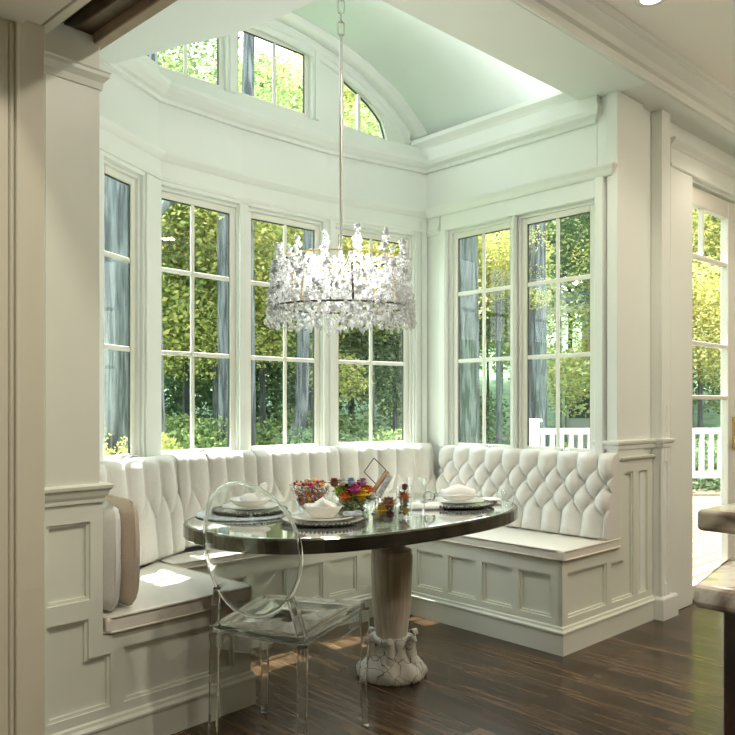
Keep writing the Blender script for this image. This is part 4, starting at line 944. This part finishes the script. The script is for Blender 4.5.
# ------------------------------------------------------------------ clear chair
fr1 = Vector((1.94, 2.09)); fl1 = Vector((1.734, 2.437)); bl1 = Vector((1.374, 2.22)); br1 = Vector((1.492, 1.893))
ch = thing('clear_chair', 'transparent acrylic chair with an oval back at the left front of the table', 'chair', ((fr1.x + bl1.x) / 2, (fr1.y + bl1.y) / 2, 0))
SZ = 0.462
cc = (fr1 + fl1 + bl1 + br1) / 4
poly = []
for c_, nx_, pv in ((fr1, fl1, br1), (fl1, bl1, fr1), (bl1, br1, fl1), (br1, fr1, bl1)):
    a = (pv - c_).normalized(); b = (nx_ - c_).normalized(); out_ = (c_ - cc).normalized() * 0.018
    for k in range(7):
        t = k / 6; poly.append(c_ + out_ + a * 0.05 * (1 - t) ** 2 + b * 0.05 * t ** 2)
mb = MB(); n = len(poly); vs = []
for ring, (sc_, dz) in enumerate(((1.0, -0.022), (1.012, -0.012), (1.0, -0.002), (0.98, 0.0), (0.7, -0.006), (0.3, -0.010), (0.02, -0.011), (0.02, -0.024), (0.9, -0.023))):
    for p in poly: q = cc + (p - cc) * sc_; vs.append((q.x, q.y, SZ + dz))
fs = [(r * n + i, r * n + (i + 1) % n, ((r + 1) % 9) * n + (i + 1) % n, ((r + 1) % 9) * n + i) for r in range(9) for i in range(n)]
mb.add(vs, fs, True); mb.build('seat', 'acrylic', ch)
mb = MB(); vs = []
for (sc_, z) in ((0.965, SZ - 0.024), (0.965, SZ - 0.075), (0.945, SZ - 0.075), (0.945, SZ - 0.024)):
    for p in poly: q = cc + (p - cc) * sc_; vs.append((q.x, q.y, z))
mb.add(vs, [(r * n + i, r * n + (i + 1) % n, ((r + 1) % 4) * n + (i + 1) % n, ((r + 1) % 4) * n + i) for r in range(4) for i in range(n)]); mb.build('seat_apron', 'acrylic', ch)
def sqleg(pts, rs): mb = MB(); mb.tube([Vector(p) for p in pts], rs, 4, sq=True); return mb.build('leg', 'acrylic', ch, bevel=0.004, seg=2)
for p, o_ in ((fr1, (fr1 - cc).normalized()), (fl1, (fl1 - cc).normalized())):
    sqleg([(p.x, p.y, SZ - 0.026), (p.x + o_.x * .006, p.y + o_.y * .006, 0.34), (p.x - o_.x * .004, p.y - o_.y * .004, 0.16), (p.x + o_.x * .004, p.y + o_.y * .004, 0.025), (p.x + o_.x * .006, p.y + o_.y * .006, 0.0)], [0.026, 0.025, 0.020, 0.0165, 0.019])
bdir = Vector((bl1 + br1) / 2 - (fl1 + fr1) / 2).normalized()
for p in (bl1, br1):
    q = p - bdir * 0.0
    sqleg([(p.x, p.y, SZ - 0.026), (q.x, q.y, 0.25), (q.x + bdir.x * .015, q.y + bdir.y * .015, 0.0)], [0.024, 0.023, 0.019])
# oval back: thin curved disc with a rounded rim, leaning back
lat = (bl1 - br1).normalized(); bc = (bl1 + br1) / 2
def backpt(a, r, t=0.0):
    x = 0.194 * r * cos(a); h = 0.225 * r * sin(a)
    lean = 0.02 + 0.30 * (h + 0.225) * 0.55 + 0.06 * (x / .18) ** 2 * -0.6
    p = bc + lat * (x + 0.012) + bdir * (lean + t); return (p.x, p.y, 0.735 + h)
mb = MB(); n = 56; vs = []; rings = [(0.01, -0.003), (0.5, -0.003), (0.955, -0.003), (0.955, 0.003), (0.5, 0.003), (0.01, 0.003)]
for (r, t) in rings:
    for i in range(n): vs.append(backpt(2 * pi * i / n, r, t))
m = len(rings); mb.add(vs, [(j * n + i, j * n + (i + 1) % n, ((j + 1) % m) * n + (i + 1) % n, ((j + 1) % m) * n + i) for j in range(m) for i in range(n)], True); mb.build('backrest', 'chair_pane', ch)
mb = MB(); mb.tube([backpt(2 * pi * i / 64, 0.975, 0) for i in range(64)], 0.0065, 8, closed=True); mb.build('back_rim', 'acrylic', ch)
for p, a0_ in ((bl1, pi * 1.14), (br1, pi * 1.86)):
    pass
for p, sg in ((bl1, 1), (br1, -1)):
    aa = -pi / 2 + sg * 0.85; bp_ = Vector(backpt(aa, 0.99))
    mb = MB(); mb.tube([(p.x, p.y, SZ - 0.004), (Vector((p.x, p.y, SZ + 0.03)) * .6 + bp_ * .4) + Vector((0, 0, -0.005)), bp_ + Vector((0, 0, 0.0))], [0.022, 0.019, 0.016], 4, sq=True); mb.build('back_bracket', 'acrylic', ch, bevel=0.003, seg=2)

# ------------------------------------------------------------------ chandelier
dC = 3.05; cx_, cy_ = (dC * (cos(TH) - .0348 * sin(TH)), dC * (sin(TH) + .0348 * cos(TH)))
sc_c = dC / 761
def zp(py): return 1.2 + (405 - py) * sc_c
cd = thing('crystal_chandelier', 'crystal chandelier hanging on a rod and chain over the table', 'chandelier', (cx_, cy_, zp(270)))
rx, ry = 0.27, 0.20
mb = MB(); mb.tube([(cx_, cy_, zp(268)), (cx_, cy_, zp(34))], 0.0065, 10); mb.ball((cx_, cy_, zp(268)), 0.016, 10, 6); mb.build('rod', 'nickel', cd)
z = zp(34) - 0.006; k = 0
while z < arch(cx_) - 0.07:
    mb = MB(); h = 0.029 if k % 2 == 0 else 0.024; w2 = 0.013; zc = z + h - 0.002; pts = []
    for i in range(16):
        a = 2 * pi * i / 16; x = w2 * cos(a); zz = (h - w2) * (1 if sin(a) > 0 else -1) * (abs(sin(a)) > 1e-6) + w2 * sin(a)
        dx = Vector((sin(TH), -cos(TH))) if k % 2 == 0 else Vector((cos(TH), sin(TH)))
        pts.append((cx_ + dx.x * x, cy_ + dx.y * x, zc + zz))
    mb.tube(pts, 0.0035, 6, closed=True); mb.build('chain_link', 'nickel', cd); z += 2 * h - 0.008; k += 1
mb = MB(); top = arch(cx_); mb.lathe([(0.001, top - 0.045), (0.015, top - 0.045), (0.05, top - 0.02), (0.055, top - 0.002), (0.001, top - 0.002)], (cx_, cy_, 0), 24); mb.tube([(cx_, cy_, z - .01), (cx_, cy_, top - 0.04)], 0.004, 6); mb.build('canopy', 'nickel', cd)
La = Vector((sin(TH), -cos(TH), 0)); Da = Vector((cos(TH), sin(TH), 0))
def ringpt(a, k=1.0, z=0): return Vector((cx_, cy_, z)) + La * rx * k * cos(a) + Da * ry * k * sin(a)
mb = MB(); mb.tube([ringpt(2 * pi * i / 48, 0.98, zp(307)) for i in range(48)], 0.0045, 6, closed=True); mb.build('lower_ring', 'bronze', cd)
mb = MB(); mb.tube([ringpt(2 * pi * i / 48, 0.85, zp(258)) for i in range(48)], 0.0032, 6, closed=True); mb.build('upper_ring', 'gold', cd)
for i in range(8):
    a = 2 * pi * i / 8 + .2; mb = MB(); mb.tube([Vector((cx_, cy_, zp(272))), ringpt(a, .5, zp(266)), ringpt(a, .85, zp(258))], 0.004, 6); mb.tube([ringpt(a, .85, zp(258)), ringpt(a, .98, zp(307))], 0.0045, 6); mb.build('arm', 'gold' if i % 2 else 'bronze', cd)
# crystals
def crystal_geo(r, h, seg=6):
    vs = [(0, 0, h * .35)] + [(r * cos(2 * pi * i / seg), r * sin(2 * pi * i / seg), 0.0) for i in range(seg)] + [(0, 0, -h * .65)]
    fs = [(0, 1 + i, 1 + (i + 1) % seg) for i in range(seg)] + [(seg + 1, 1 + (i + 1) % seg, 1 + i) for i in range(seg)]
    return vs, fs
spots = []
rc_ = random.Random(11)
nsp = 13
for i in range(nsp):                                        # upright spires on the ring
    a = 2 * pi * i / nsp + .15; zt = zp(rc_.uniform(234, 246))
    for k in range(70):
        t = rc_.random(); z = zp(300) + (zt - zp(300)) * t; w2 = 0.040 * (1 - t) + 0.006
        spots.append((ringpt(a, 0.95, z) + Vector((rc_.uniform(-w2, w2), rc_.uniform(-w2, w2), 0)), rc_.uniform(0.006, 0.010), rc_.uniform(0.014, 0.026)))
for k in range(1500):                                        # dense swags between the rings
    a = rc_.uniform(0, 2 * pi); z = zp(rc_.uniform(264, 326)); q = 1.0 + 0.10 * (zp(264) - z) / (zp(264) - zp(326)) + rc_.uniform(-.10, .03)
    spots.append((ringpt(a, q, z), rc_.uniform(0.006, 0.011), rc_.uniform(0.016, 0.032)))
for k in range(150):                                        # inner drop
    a = rc_.uniform(0, 2 * pi); q = sqrt(rc_.random()) * .8; z = zp(rc_.uniform(275, 322) + (1 - q) * 8)
    spots.append((ringpt(a, q, z), rc_.uniform(0.008, 0.013), rc_.uniform(0.022, 0.036)))
mb0 = MB(); vs, fs = crystal_geo(0.012, 0.036); mb0.add(vs, fs); proto = mb0.build('crystal', 'crystal', cd); proto.matrix_parent_inverse = Matrix()
big = [(Vector(ringpt(a, .5 + .1 * (i % 2), zp(py))), 0.017, 0.05) for i, (a, py) in enumerate(((4.4, 333), (5.0, 326), (3.7, 325), (4.0, 322), (5.6, 322), (4.8, 324)))]
spots.sort(key=lambda s: (s[0].x * cos(TH) + s[0].y * sin(TH)))
front = big + spots[:93]; rest = spots[93:]
for i, (p, r, h) in enumerate(front):
    o = proto if i == 0 else proto.copy()
    if i: col.objects.link(o)
    o.parent = cd; o.location = p - Vector(cd.location); o.scale = (r / .012, r / .012, h / .036); o.rotation_euler = (rc_.uniform(-.2, .2), rc_.uniform(-.2, .2), rc_.uniform(0, 3))
mb = MB()
for (p, r, h) in rest:
    vs, fs = crystal_geo(r, h); rot = rc_.uniform(0, 3); c_, s_2 = cos(rot), sin(rot)
    mb.add([(p.x + x * c_ - y * s_2, p.y + x * s_2 + y * c_, p.z + zz) for x, y, zz in vs], fs)
o = mb.build('crystal_strands', 'crystal', cd); o['kind'] = 'stuff'

# ------------------------------------------------------------------ recessed light in the kitchen ceiling
rl = thing('recessed_light', 'round recessed downlight glowing in the kitchen ceiling at the top right', 'ceiling light', (3.22, 1.60, 3.0))
mb = MB(); mb.lathe([(0.045, -0.004), (0.065, -0.005), (0.068, -0.001), (0.045, -0.0005), (0.045, -0.004)], (3.22, 1.60, 3.0), 32); mb.build('trim_ring', 'porcelain', rl)
em, n, out = newmat('lamp_glow'); e = n.nodes.new('ShaderNodeEmission'); e.inputs[0].default_value = (1, .86, .62, 1); e.inputs[1].default_value = 4.0; n.links.new(e.outputs[0], out.inputs[0]); M['lamp_glow'] = em
mb = MB(); mb.lathe([(0.001, -0.002), (0.045, -0.002), (0.045, -0.0005), (0.001, -0.0005)], (3.22, 1.60, 3.0), 32); mb.build('lamp_lens', 'lamp_glow', rl)
ll = bpy.data.lights.new('downlight', 'SPOT'); ll.energy = 9; ll.color = (1, .86, .66); ll.spot_size = radians(120); ll.spot_blend = 0.6; ll.shadow_soft_size = .05
lo = bpy.data.objects.new('downlight', ll); col.objects.link(lo); lo.location = (4.6, 1.55, 2.95)
ll2 = ll.copy(); ll2.energy = 9; lo2 = bpy.data.objects.new('downlight', ll2); col.objects.link(lo2); lo2.location = (3.22, 1.58, 2.96)

# ------------------------------------------------------------------ kitchen island
isl = thing('kitchen_island', 'dark wood kitchen island with two-level marble top at the right edge', 'island', (1.7, 0.2, 0))
mb = MB(); mb.prism([(1.19, 0.525), (2.3, 0.735), (2.3, -0.6), (1.19, -0.6)], 0.880, 0.920); mb.build('lower_countertop', 'marble', isl, bevel=0.012, seg=3)
mb = MB(); mb.prism([(1.665, 0.725), (2.6, 0.70), (2.6, -0.3), (1.665, -0.3)], 0.925, 0.972); mb.build('raised_countertop', 'marble', isl, bevel=0.010, seg=3)
mb = MB(); mb.wbox(1.252, 2.28, -0.55, 0.502, 0.09, 0.880); mb.wbox(1.29, 2.28, -0.5, 0.47, 0.0, 0.09); mb.build('cabinet_body', 'cabinet_wood', isl, bevel=0.004)
mb = MB(); mb.wbox(1.82, 2.5, -0.2, 0.66, 0.0, 0.925); mb.build('raised_support', 'cabinet_wood', isl, bevel=0.004)

# ------------------------------------------------------------------ outside: deck, railing, house, ground, trees
mb = MB(); mb.wbox(3.86, 14.5, 2.17, 8.6, -0.12, -0.03); struct(mb.build('deck', 'deck_wood'))
def ptd(px, d):
    l = (px - 367.5) / 761 * d; return (d * cos(TH) + l * sin(TH), d * sin(TH) - l * cos(TH))
RA = ptd(533, 10.4); RB = ptd(775, 10.6); FRr = Fr(RA, RB)
rail = thing('deck_railing', 'white wooden deck railing with square balusters outside', 'railing', (*RA, -0.03))
mb = MB(); mb.box(FRr, 0, FRr.L, -0.045, 0.045, 0.80, 0.88); mb.build('top_rail', 'railing_paint', rail)
mb = MB(); mb.box(FRr, 0, FRr.L, -0.03, 0.03, 0.19, 0.28); mb.build('bottom_rail', 'railing_paint', rail)
nb = int(FRr.L / 0.128)
for i in range(1, nb):
    mb = MB(); u = FRr.L * i / nb; mb.box(FRr, u - 0.027, u + 0.027, -0.025, 0.025, 0.28, 0.80); mb.build('baluster', 'railing_paint', rail)
for u, h in ((0, 0.97), (FRr.L * .46, 0.0), (FRr.L * .82, 0.19), (FRr.L, 0.97)):
    if h == 0: continue
    mb = MB(); w2 = 0.07 if h > .5 else 0.06; mb.box(FRr, u - w2, u + w2, -w2, w2, -0.03, h)
    if h > .5: mb.box(FRr, u - .1, u + .1, -.1, .1, h, h + .04)
    mb.build('post', 'railing_paint', rail)
# ground, falling away and rising into the wood
N = 60; vs = []; fs = []
for i in range(N + 1):
    for j in range(N + 1):
        x = -30 + 80 * i / N; y = 3.7 + 60 * j / N; rr_ = sqrt((x - 2) ** 2 + (y - 2) ** 2)
        z = -0.75 + max(0, (rr_ - 13)) * 0.20 + 0.5 * noise.noise(Vector((x * .12, y * .12, 0))) * min(1, max(0, rr_ - 5) / 6)
        vs.append((x, y, z))
for i in range(N):
    for j in range(N): fs.append((i * (N + 1) + j, (i + 1) * (N + 1) + j, (i + 1) * (N + 1) + j + 1, i * (N + 1) + j + 1))
mb = MB(); mb.add(vs, fs, True); mb.wbox(3.9, 50, -25, 3.7, -0.9, -0.75); struct(mb.build('ground', 'ground_cover', recalc=False))
def gz(x, y):
    rr_ = sqrt((x - 2) ** 2 + (y - 2) ** 2)
    return -0.75 + max(0, (rr_ - 13)) * 0.20 + 0.5 * noise.noise(Vector((x * .12, y * .12, 0))) * min(1, max(0, rr_ - 5) / 6)

def crown_mesh(name, n, rad, size, mat, key, blobs):
    rr_ = random.Random(key); vs = []; fs = []
    bl = [(Vector((rr_.uniform(-.75, .75) * rad[0], rr_.uniform(-.75, .75) * rad[1], rr_.uniform(-.8, .8) * rad[2])), rr_.uniform(.28, .5)) for _ in range(blobs)]
    for i in range(n):
        c, q = bl[rr_.randrange(blobs)]
        d = Vector((rr_.gauss(0, 1), rr_.gauss(0, 1), rr_.gauss(0, 1))).normalized() * (rr_.random() ** 0.4)
        p = c + Vector((d.x * rad[0] * q, d.y * rad[1] * q, d.z * rad[2] * q * .7))
        s = size * rr_.uniform(.6, 1.3); a = Vector((rr_.gauss(0, 1), rr_.gauss(0, 1), rr_.gauss(0, .5))).normalized(); b = a.cross(Vector((rr_.gauss(0, 1), rr_.gauss(0, 1), rr_.gauss(0, 1)))).normalized()
        k = len(vs); vs += [p - a * s * .6, p + b * s * .32, p + a * s * .6, p - b * s * .32]; fs.append((k, k + 1, k + 2, k + 3))
    me = bpy.data.meshes.new(name); me.from_pydata([tuple(v) for v in vs], [], fs); me.materials.append(M[mat]); return me
def trunk_mesh(name, pts, rs, mat, seg=18, furrow=0.07):
    mb = MB(); pts2 = []; n = 40
    P = [Vector(p) for p in pts]
    def ev(t):
        f = t * (len(P) - 1); i = min(int(f), len(P) - 2); k = f - i; return P[i].lerp(P[i + 1], k), rs[i] + (rs[i + 1] - rs[i]) * k
    vs = []
    for i in range(n + 1):
        c, r = ev(i / n)
        for k in range(seg * 2):
            a = 2 * pi * k / (seg * 2); q = r * (1 + furrow * (1 if k % 2 else -1) + 0.06 * noise.noise(Vector((cos(a) * 2, sin(a) * 2, c.z * .8))))
            vs.append((c.x + q * cos(a + .15 * noise.noise(Vector((c.z, a, 0)))), c.y + q * sin(a + .15 * noise.noise(Vector((c.z, a, 0)))), c.z))
    m = seg * 2
    mb.add(vs, [(i * m + k, i * m + (k + 1) % m, (i + 1) * m + (k + 1) % m, (i + 1) * m + k) for i in range(n) for k in range(m)], True)
    me = bpy.data.meshes.new(name); me.from_pydata(mb.v, [], mb.f); me.materials.append(M[mat])
    for p in me.polygons: p.use_smooth = True
    return me
def part(name, me, parent, loc=(0, 0, 0), scale=(1, 1, 1)):
    o = bpy.data.objects.new(name, me); col.objects.link(o); o.parent = parent; o.location = loc; o.scale = scale; return o
CG = crown_mesh('crown', 26000, (2.6, 2.6, 2.6), 0.085, 'leaf_green', 1, 26)
CY = crown_mesh('crown', 26000, (2.6, 2.6, 2.6), 0.085, 'leaf_gold', 2, 26)
CDk = crown_mesh('crown', 26000, (2.6, 2.6, 2.6), 0.085, 'leaf_dark', 3, 24)
SG = crown_mesh('bush', 8000, (1.2, 1.2, .8), 0.060, 'leaf_green', 4, 14)
SY = crown_mesh('bush', 8000, (1.2, 1.2, .8), 0.060, 'leaf_gold', 5, 14)
SD = crown_mesh('bush', 8000, (1.2, 1.2, .8), 0.060, 'leaf_dark', 6, 14)
TR = trunk_mesh('trunk', [(0, 0, -.3), (0.05, 0, 3), (-.05, .05, 7)], [0.17, 0.14, 0.09], 'bark')

# bare trunks that read clearly through the panes
def trunk_tree(label, px, d, r, pts=None, mat='bark', top=9.0, crown=None, crown_z=8.0, crown_s=1.0):
    x, y = ptd(px, d); g = gz(x, y) if y > 3.7 else -0.75
    t = thing('tree', label, 'tree', (x, y, g))
    pp = pts or [(0, 0, -.2), (0.03, 0, 2), (0.0, 0, 4.5), (0.05, 0, top)]
    rs = [r * 1.2] + [r * (1 - .25 * i / (len(pp) - 1)) for i in range(1, len(pp))]
    part('trunk', trunk_mesh('trunk', pp, rs, mat), t)
    if crown: part('crown', crown, t, (0, 0, crown_z), (crown_s,) * 3)
    return t
trunk_tree('thick grey furrowed trunk filling the narrow left window', 119, 6.2, 0.34, top=7.0)
trunk_tree('slim pale curved trunk seen through the right half of the middle back window', 297, 9.5, 0.085, [(-.10, 0.1, -.2), (-.06, .05, .9), (0.06, -.03, 1.9), (.07, -.05, 3.0), (.18, -.12, 5), (.2, -.1, 6.0)])
trunk_tree('dark blue-grey trunk at the top right of the middle back window', 311, 12, 0.16, top=8)
trunk_tree('straight grey trunk in the left pane of the side window nearer the corner', 467, 10, 0.15, top=7.0, mat='ivy_bark')
trunk_tree('straight blue-grey trunk in the left pane of the side window nearer the column', 536, 12.5, 0.17, top=8.5)
trunk_tree('pale trunk standing behind the clerestory windows', 246.5, 9.0, 0.085, top=7.0)
trunk_tree('thin grey trunk low in the right pane of the leftmost back window', 224, 9.5, 0.10, top=3.6)
trunk_tree('very thin trunk in the right pane of the side window nearer the corner', 498, 13, 0.05, top=7)
# leaning branch high in the leftmost back window
x, y = ptd(165, 9); t = thing('tree', 'dark leaning bough crossing the top of the leftmost back window', 'tree', (x - .5, y + .2, gz(x, y)))
part('trunk', trunk_mesh('trunk', [(-.5, 0, -.2), (-.35, 0, 2.0), (0.05, 0, 3.6), (.75, -.3, 4.6), (1.5, -.6, 5.2)], [.12, .10, .08, .06, .04], 'bark'), t)
# leafy trees: (pixel, distance, mesh, height of the crown centre, scale)
lt = [(60, 11, CG, 2.4, .9), (150, 12, CY, 3.4, .85), (185, 14, CG, 4.6, 1.0), (215, 11.5, CY, 2.9, .75), (262, 12.5, CG, 3.8, .85), (292, 15, CY, 3.6, .9), (330, 16, CG, 5.4, 1.05),
      (372, 13, CY, 3.9, .75), (352, 18, CDk, 2.2, 1.2), (255, 18, CDk, 2.4, 1.3), (180, 19, CDk, 2.4, 1.3), (395, 15, CDk, 2.6, .9), (110, 17, CDk, 4.0, 1.4),
      (448, 15, CG, 3.4, 1.0), (497, 13, CY, 3.7, .34), (478, 17, CG, 2.6, .45), (566, 16, CY, 1.9, .30), (570, 24, CDk, 5.2, 1.2), (592, 15, CDk, 4.7, .42), (560, 17, CDk, 6.2, .6), (488, 18, CG, 3.0, .5), (540, 22, CG, 4.6, 1.3), (470, 22, CDk, 5, 1.5),
      (700, 15, CY, 3.9, .85), (735, 17, CG, 3.0, 1.1), (690, 20, CDk, 3.4, 1.4), (745, 14, CY, 2.9, .7), (660, 18, CG, 5, 1.2), (770, 22, CDk, 5, 1.8),
      (300, 26, CG, 7.5, 1.6), (205, 26, CG, 7.5, 1.6), (400, 28, CY, 8.5, 1.7), (500, 28, CG, 7.5, 1.7), (600, 30, CDk, 7.0, 1.8), (140, 24, CG, 8, 1.5), (350, 23, CY, 7.4, 1.1)]
kinds = {id(CG): 'mid green leafy tree in the wood beyond the windows', id(CY): 'yellow-green leafy tree in the wood beyond the windows', id(CDk): 'dark green leafy tree in the wood beyond the windows'}
for i, (px, d, me, cz, s) in enumerate(lt):
    x, y = ptd(px, d); g = gz(x, y) if y > 3.7 else -0.75
    t = thing('tree', kinds[id(me)], 'tree', (x, y, g), 'trees of the wood beyond the windows')
    k = part('crown', me, t, (0, 0, cz + .75 - 0.0), (s, s, s)); k.rotation_euler = (0, 0, R.uniform(0, 6))
    part('trunk', TR, t, (0, 0, 0), (.38 * s, .38 * s, max(.25, cz / 6.0)))
sh = [(118, 5.3, SY, 1.35, .42), (165, 9.5, SG, .75, .95), (205, 10, SG, .5, 1.05), (240, 10, SG, .3, .8), (265, 9, SD, .7, .8), (300, 11.5, SG, .7, 1.1), (330, 10, SD, .5, .9), (362, 9.5, SD, .8, .9), (392, 10, SG, .7, .9), (345, 8, SY, .5, .45), (440, 11, SD, .6, 1.0), (470, 9.3, SG, .3, .6),
      (495, 10, SG, .5, .7), (520, 11.5, SD, .5, .9), (550, 12, SD, .6, 1.0), (590, 12.5, SD, .6, .9), (690, 12, SD, .8, 1.0), (715, 12.5, SG, .9, .9), (745, 12, SD, .8, 1.0), (575, 12.5, SY, 1.1, .35)]
kb = {id(SG): 'mid green shrub outside below the window line', id(SY): 'yellow-green shrub outside below the window line', id(SD): 'dark green shrub outside below the window line'}
for i, (px, d, me, cz, s) in enumerate(sh):
    x, y = ptd(px, d); g = gz(x, y) if y > 3.7 else -0.75
    o = bpy.data.objects.new('shrub', me); col.objects.link(o); o.location = (x, y, g + cz + .1); o.scale = (s, s, s * 1.15); o.rotation_euler = (0, 0, R.uniform(0, 6))
    tag(o, kb[id(me)], 'shrub', 'shrubs outside the bay')
# neighbouring house wing
hs = thing('house', 'neighbouring grey house wing with shingle roof and a bay, beyond the right side window', 'house', (*ptd(600, 19), -0.7))
FH = Fr(ptd(574, 18), ptd(640, 17)); FH2 = Fr(ptd(556, 19), ptd(650, 17.4))
mb = MB(); mb.box(FH, 0.15, FH.L, -2.2, -0.1, -0.7, 3.5); mb.build('house_wall', 'house_wall', hs)
mb = MB(); vs = [FH2.P(0, .5, 3.55), FH2.P(FH2.L, .5, 3.55), FH2.P(FH2.L, -2.4, 4.9), FH2.P(.9, -2.4, 4.9), FH2.P(0, .5, 3.67), FH2.P(FH2.L, .5, 3.67), FH2.P(FH2.L, -2.4, 5.02), FH2.P(.9, -2.4, 5.02)]
mb.add(vs, [(0, 3, 2, 1), (4, 5, 6, 7), (0, 1, 5, 4), (1, 2, 6, 5), (2, 3, 7, 6), (3, 0, 4, 7)]); mb.build('roof', 'roof_shingle', hs)
mb = MB(); mb.box(FH2, 0, FH2.L, .5, .56, 3.40, 3.56); mb.build('gutter', 'railing_paint', hs)
mb = MB(); mb.box(FH, 0.0, 1.6, -.1, .6, -0.7, 0.9); mb.box(FH, 0.0, .12, -.1, .6, .9, 1.95); mb.box(FH, 1.48, 1.6, -.1, .6, .9, 1.95); mb.build('bay', 'house_wall', hs)
mb = MB(); mb.box(FH, -.2, 1.8, -.1, .8, 1.95, 2.1); mb.box(FH, 0.0, 1.6, -.05, .5, 2.1, 2.25); mb.build('bay_roof', 'railing_paint', hs)
mb = MB(); mb.box(FH, 0.12, 1.48, .5, .55, .9, 1.95); mb.build('bay_window', 'dark_glass', hs)
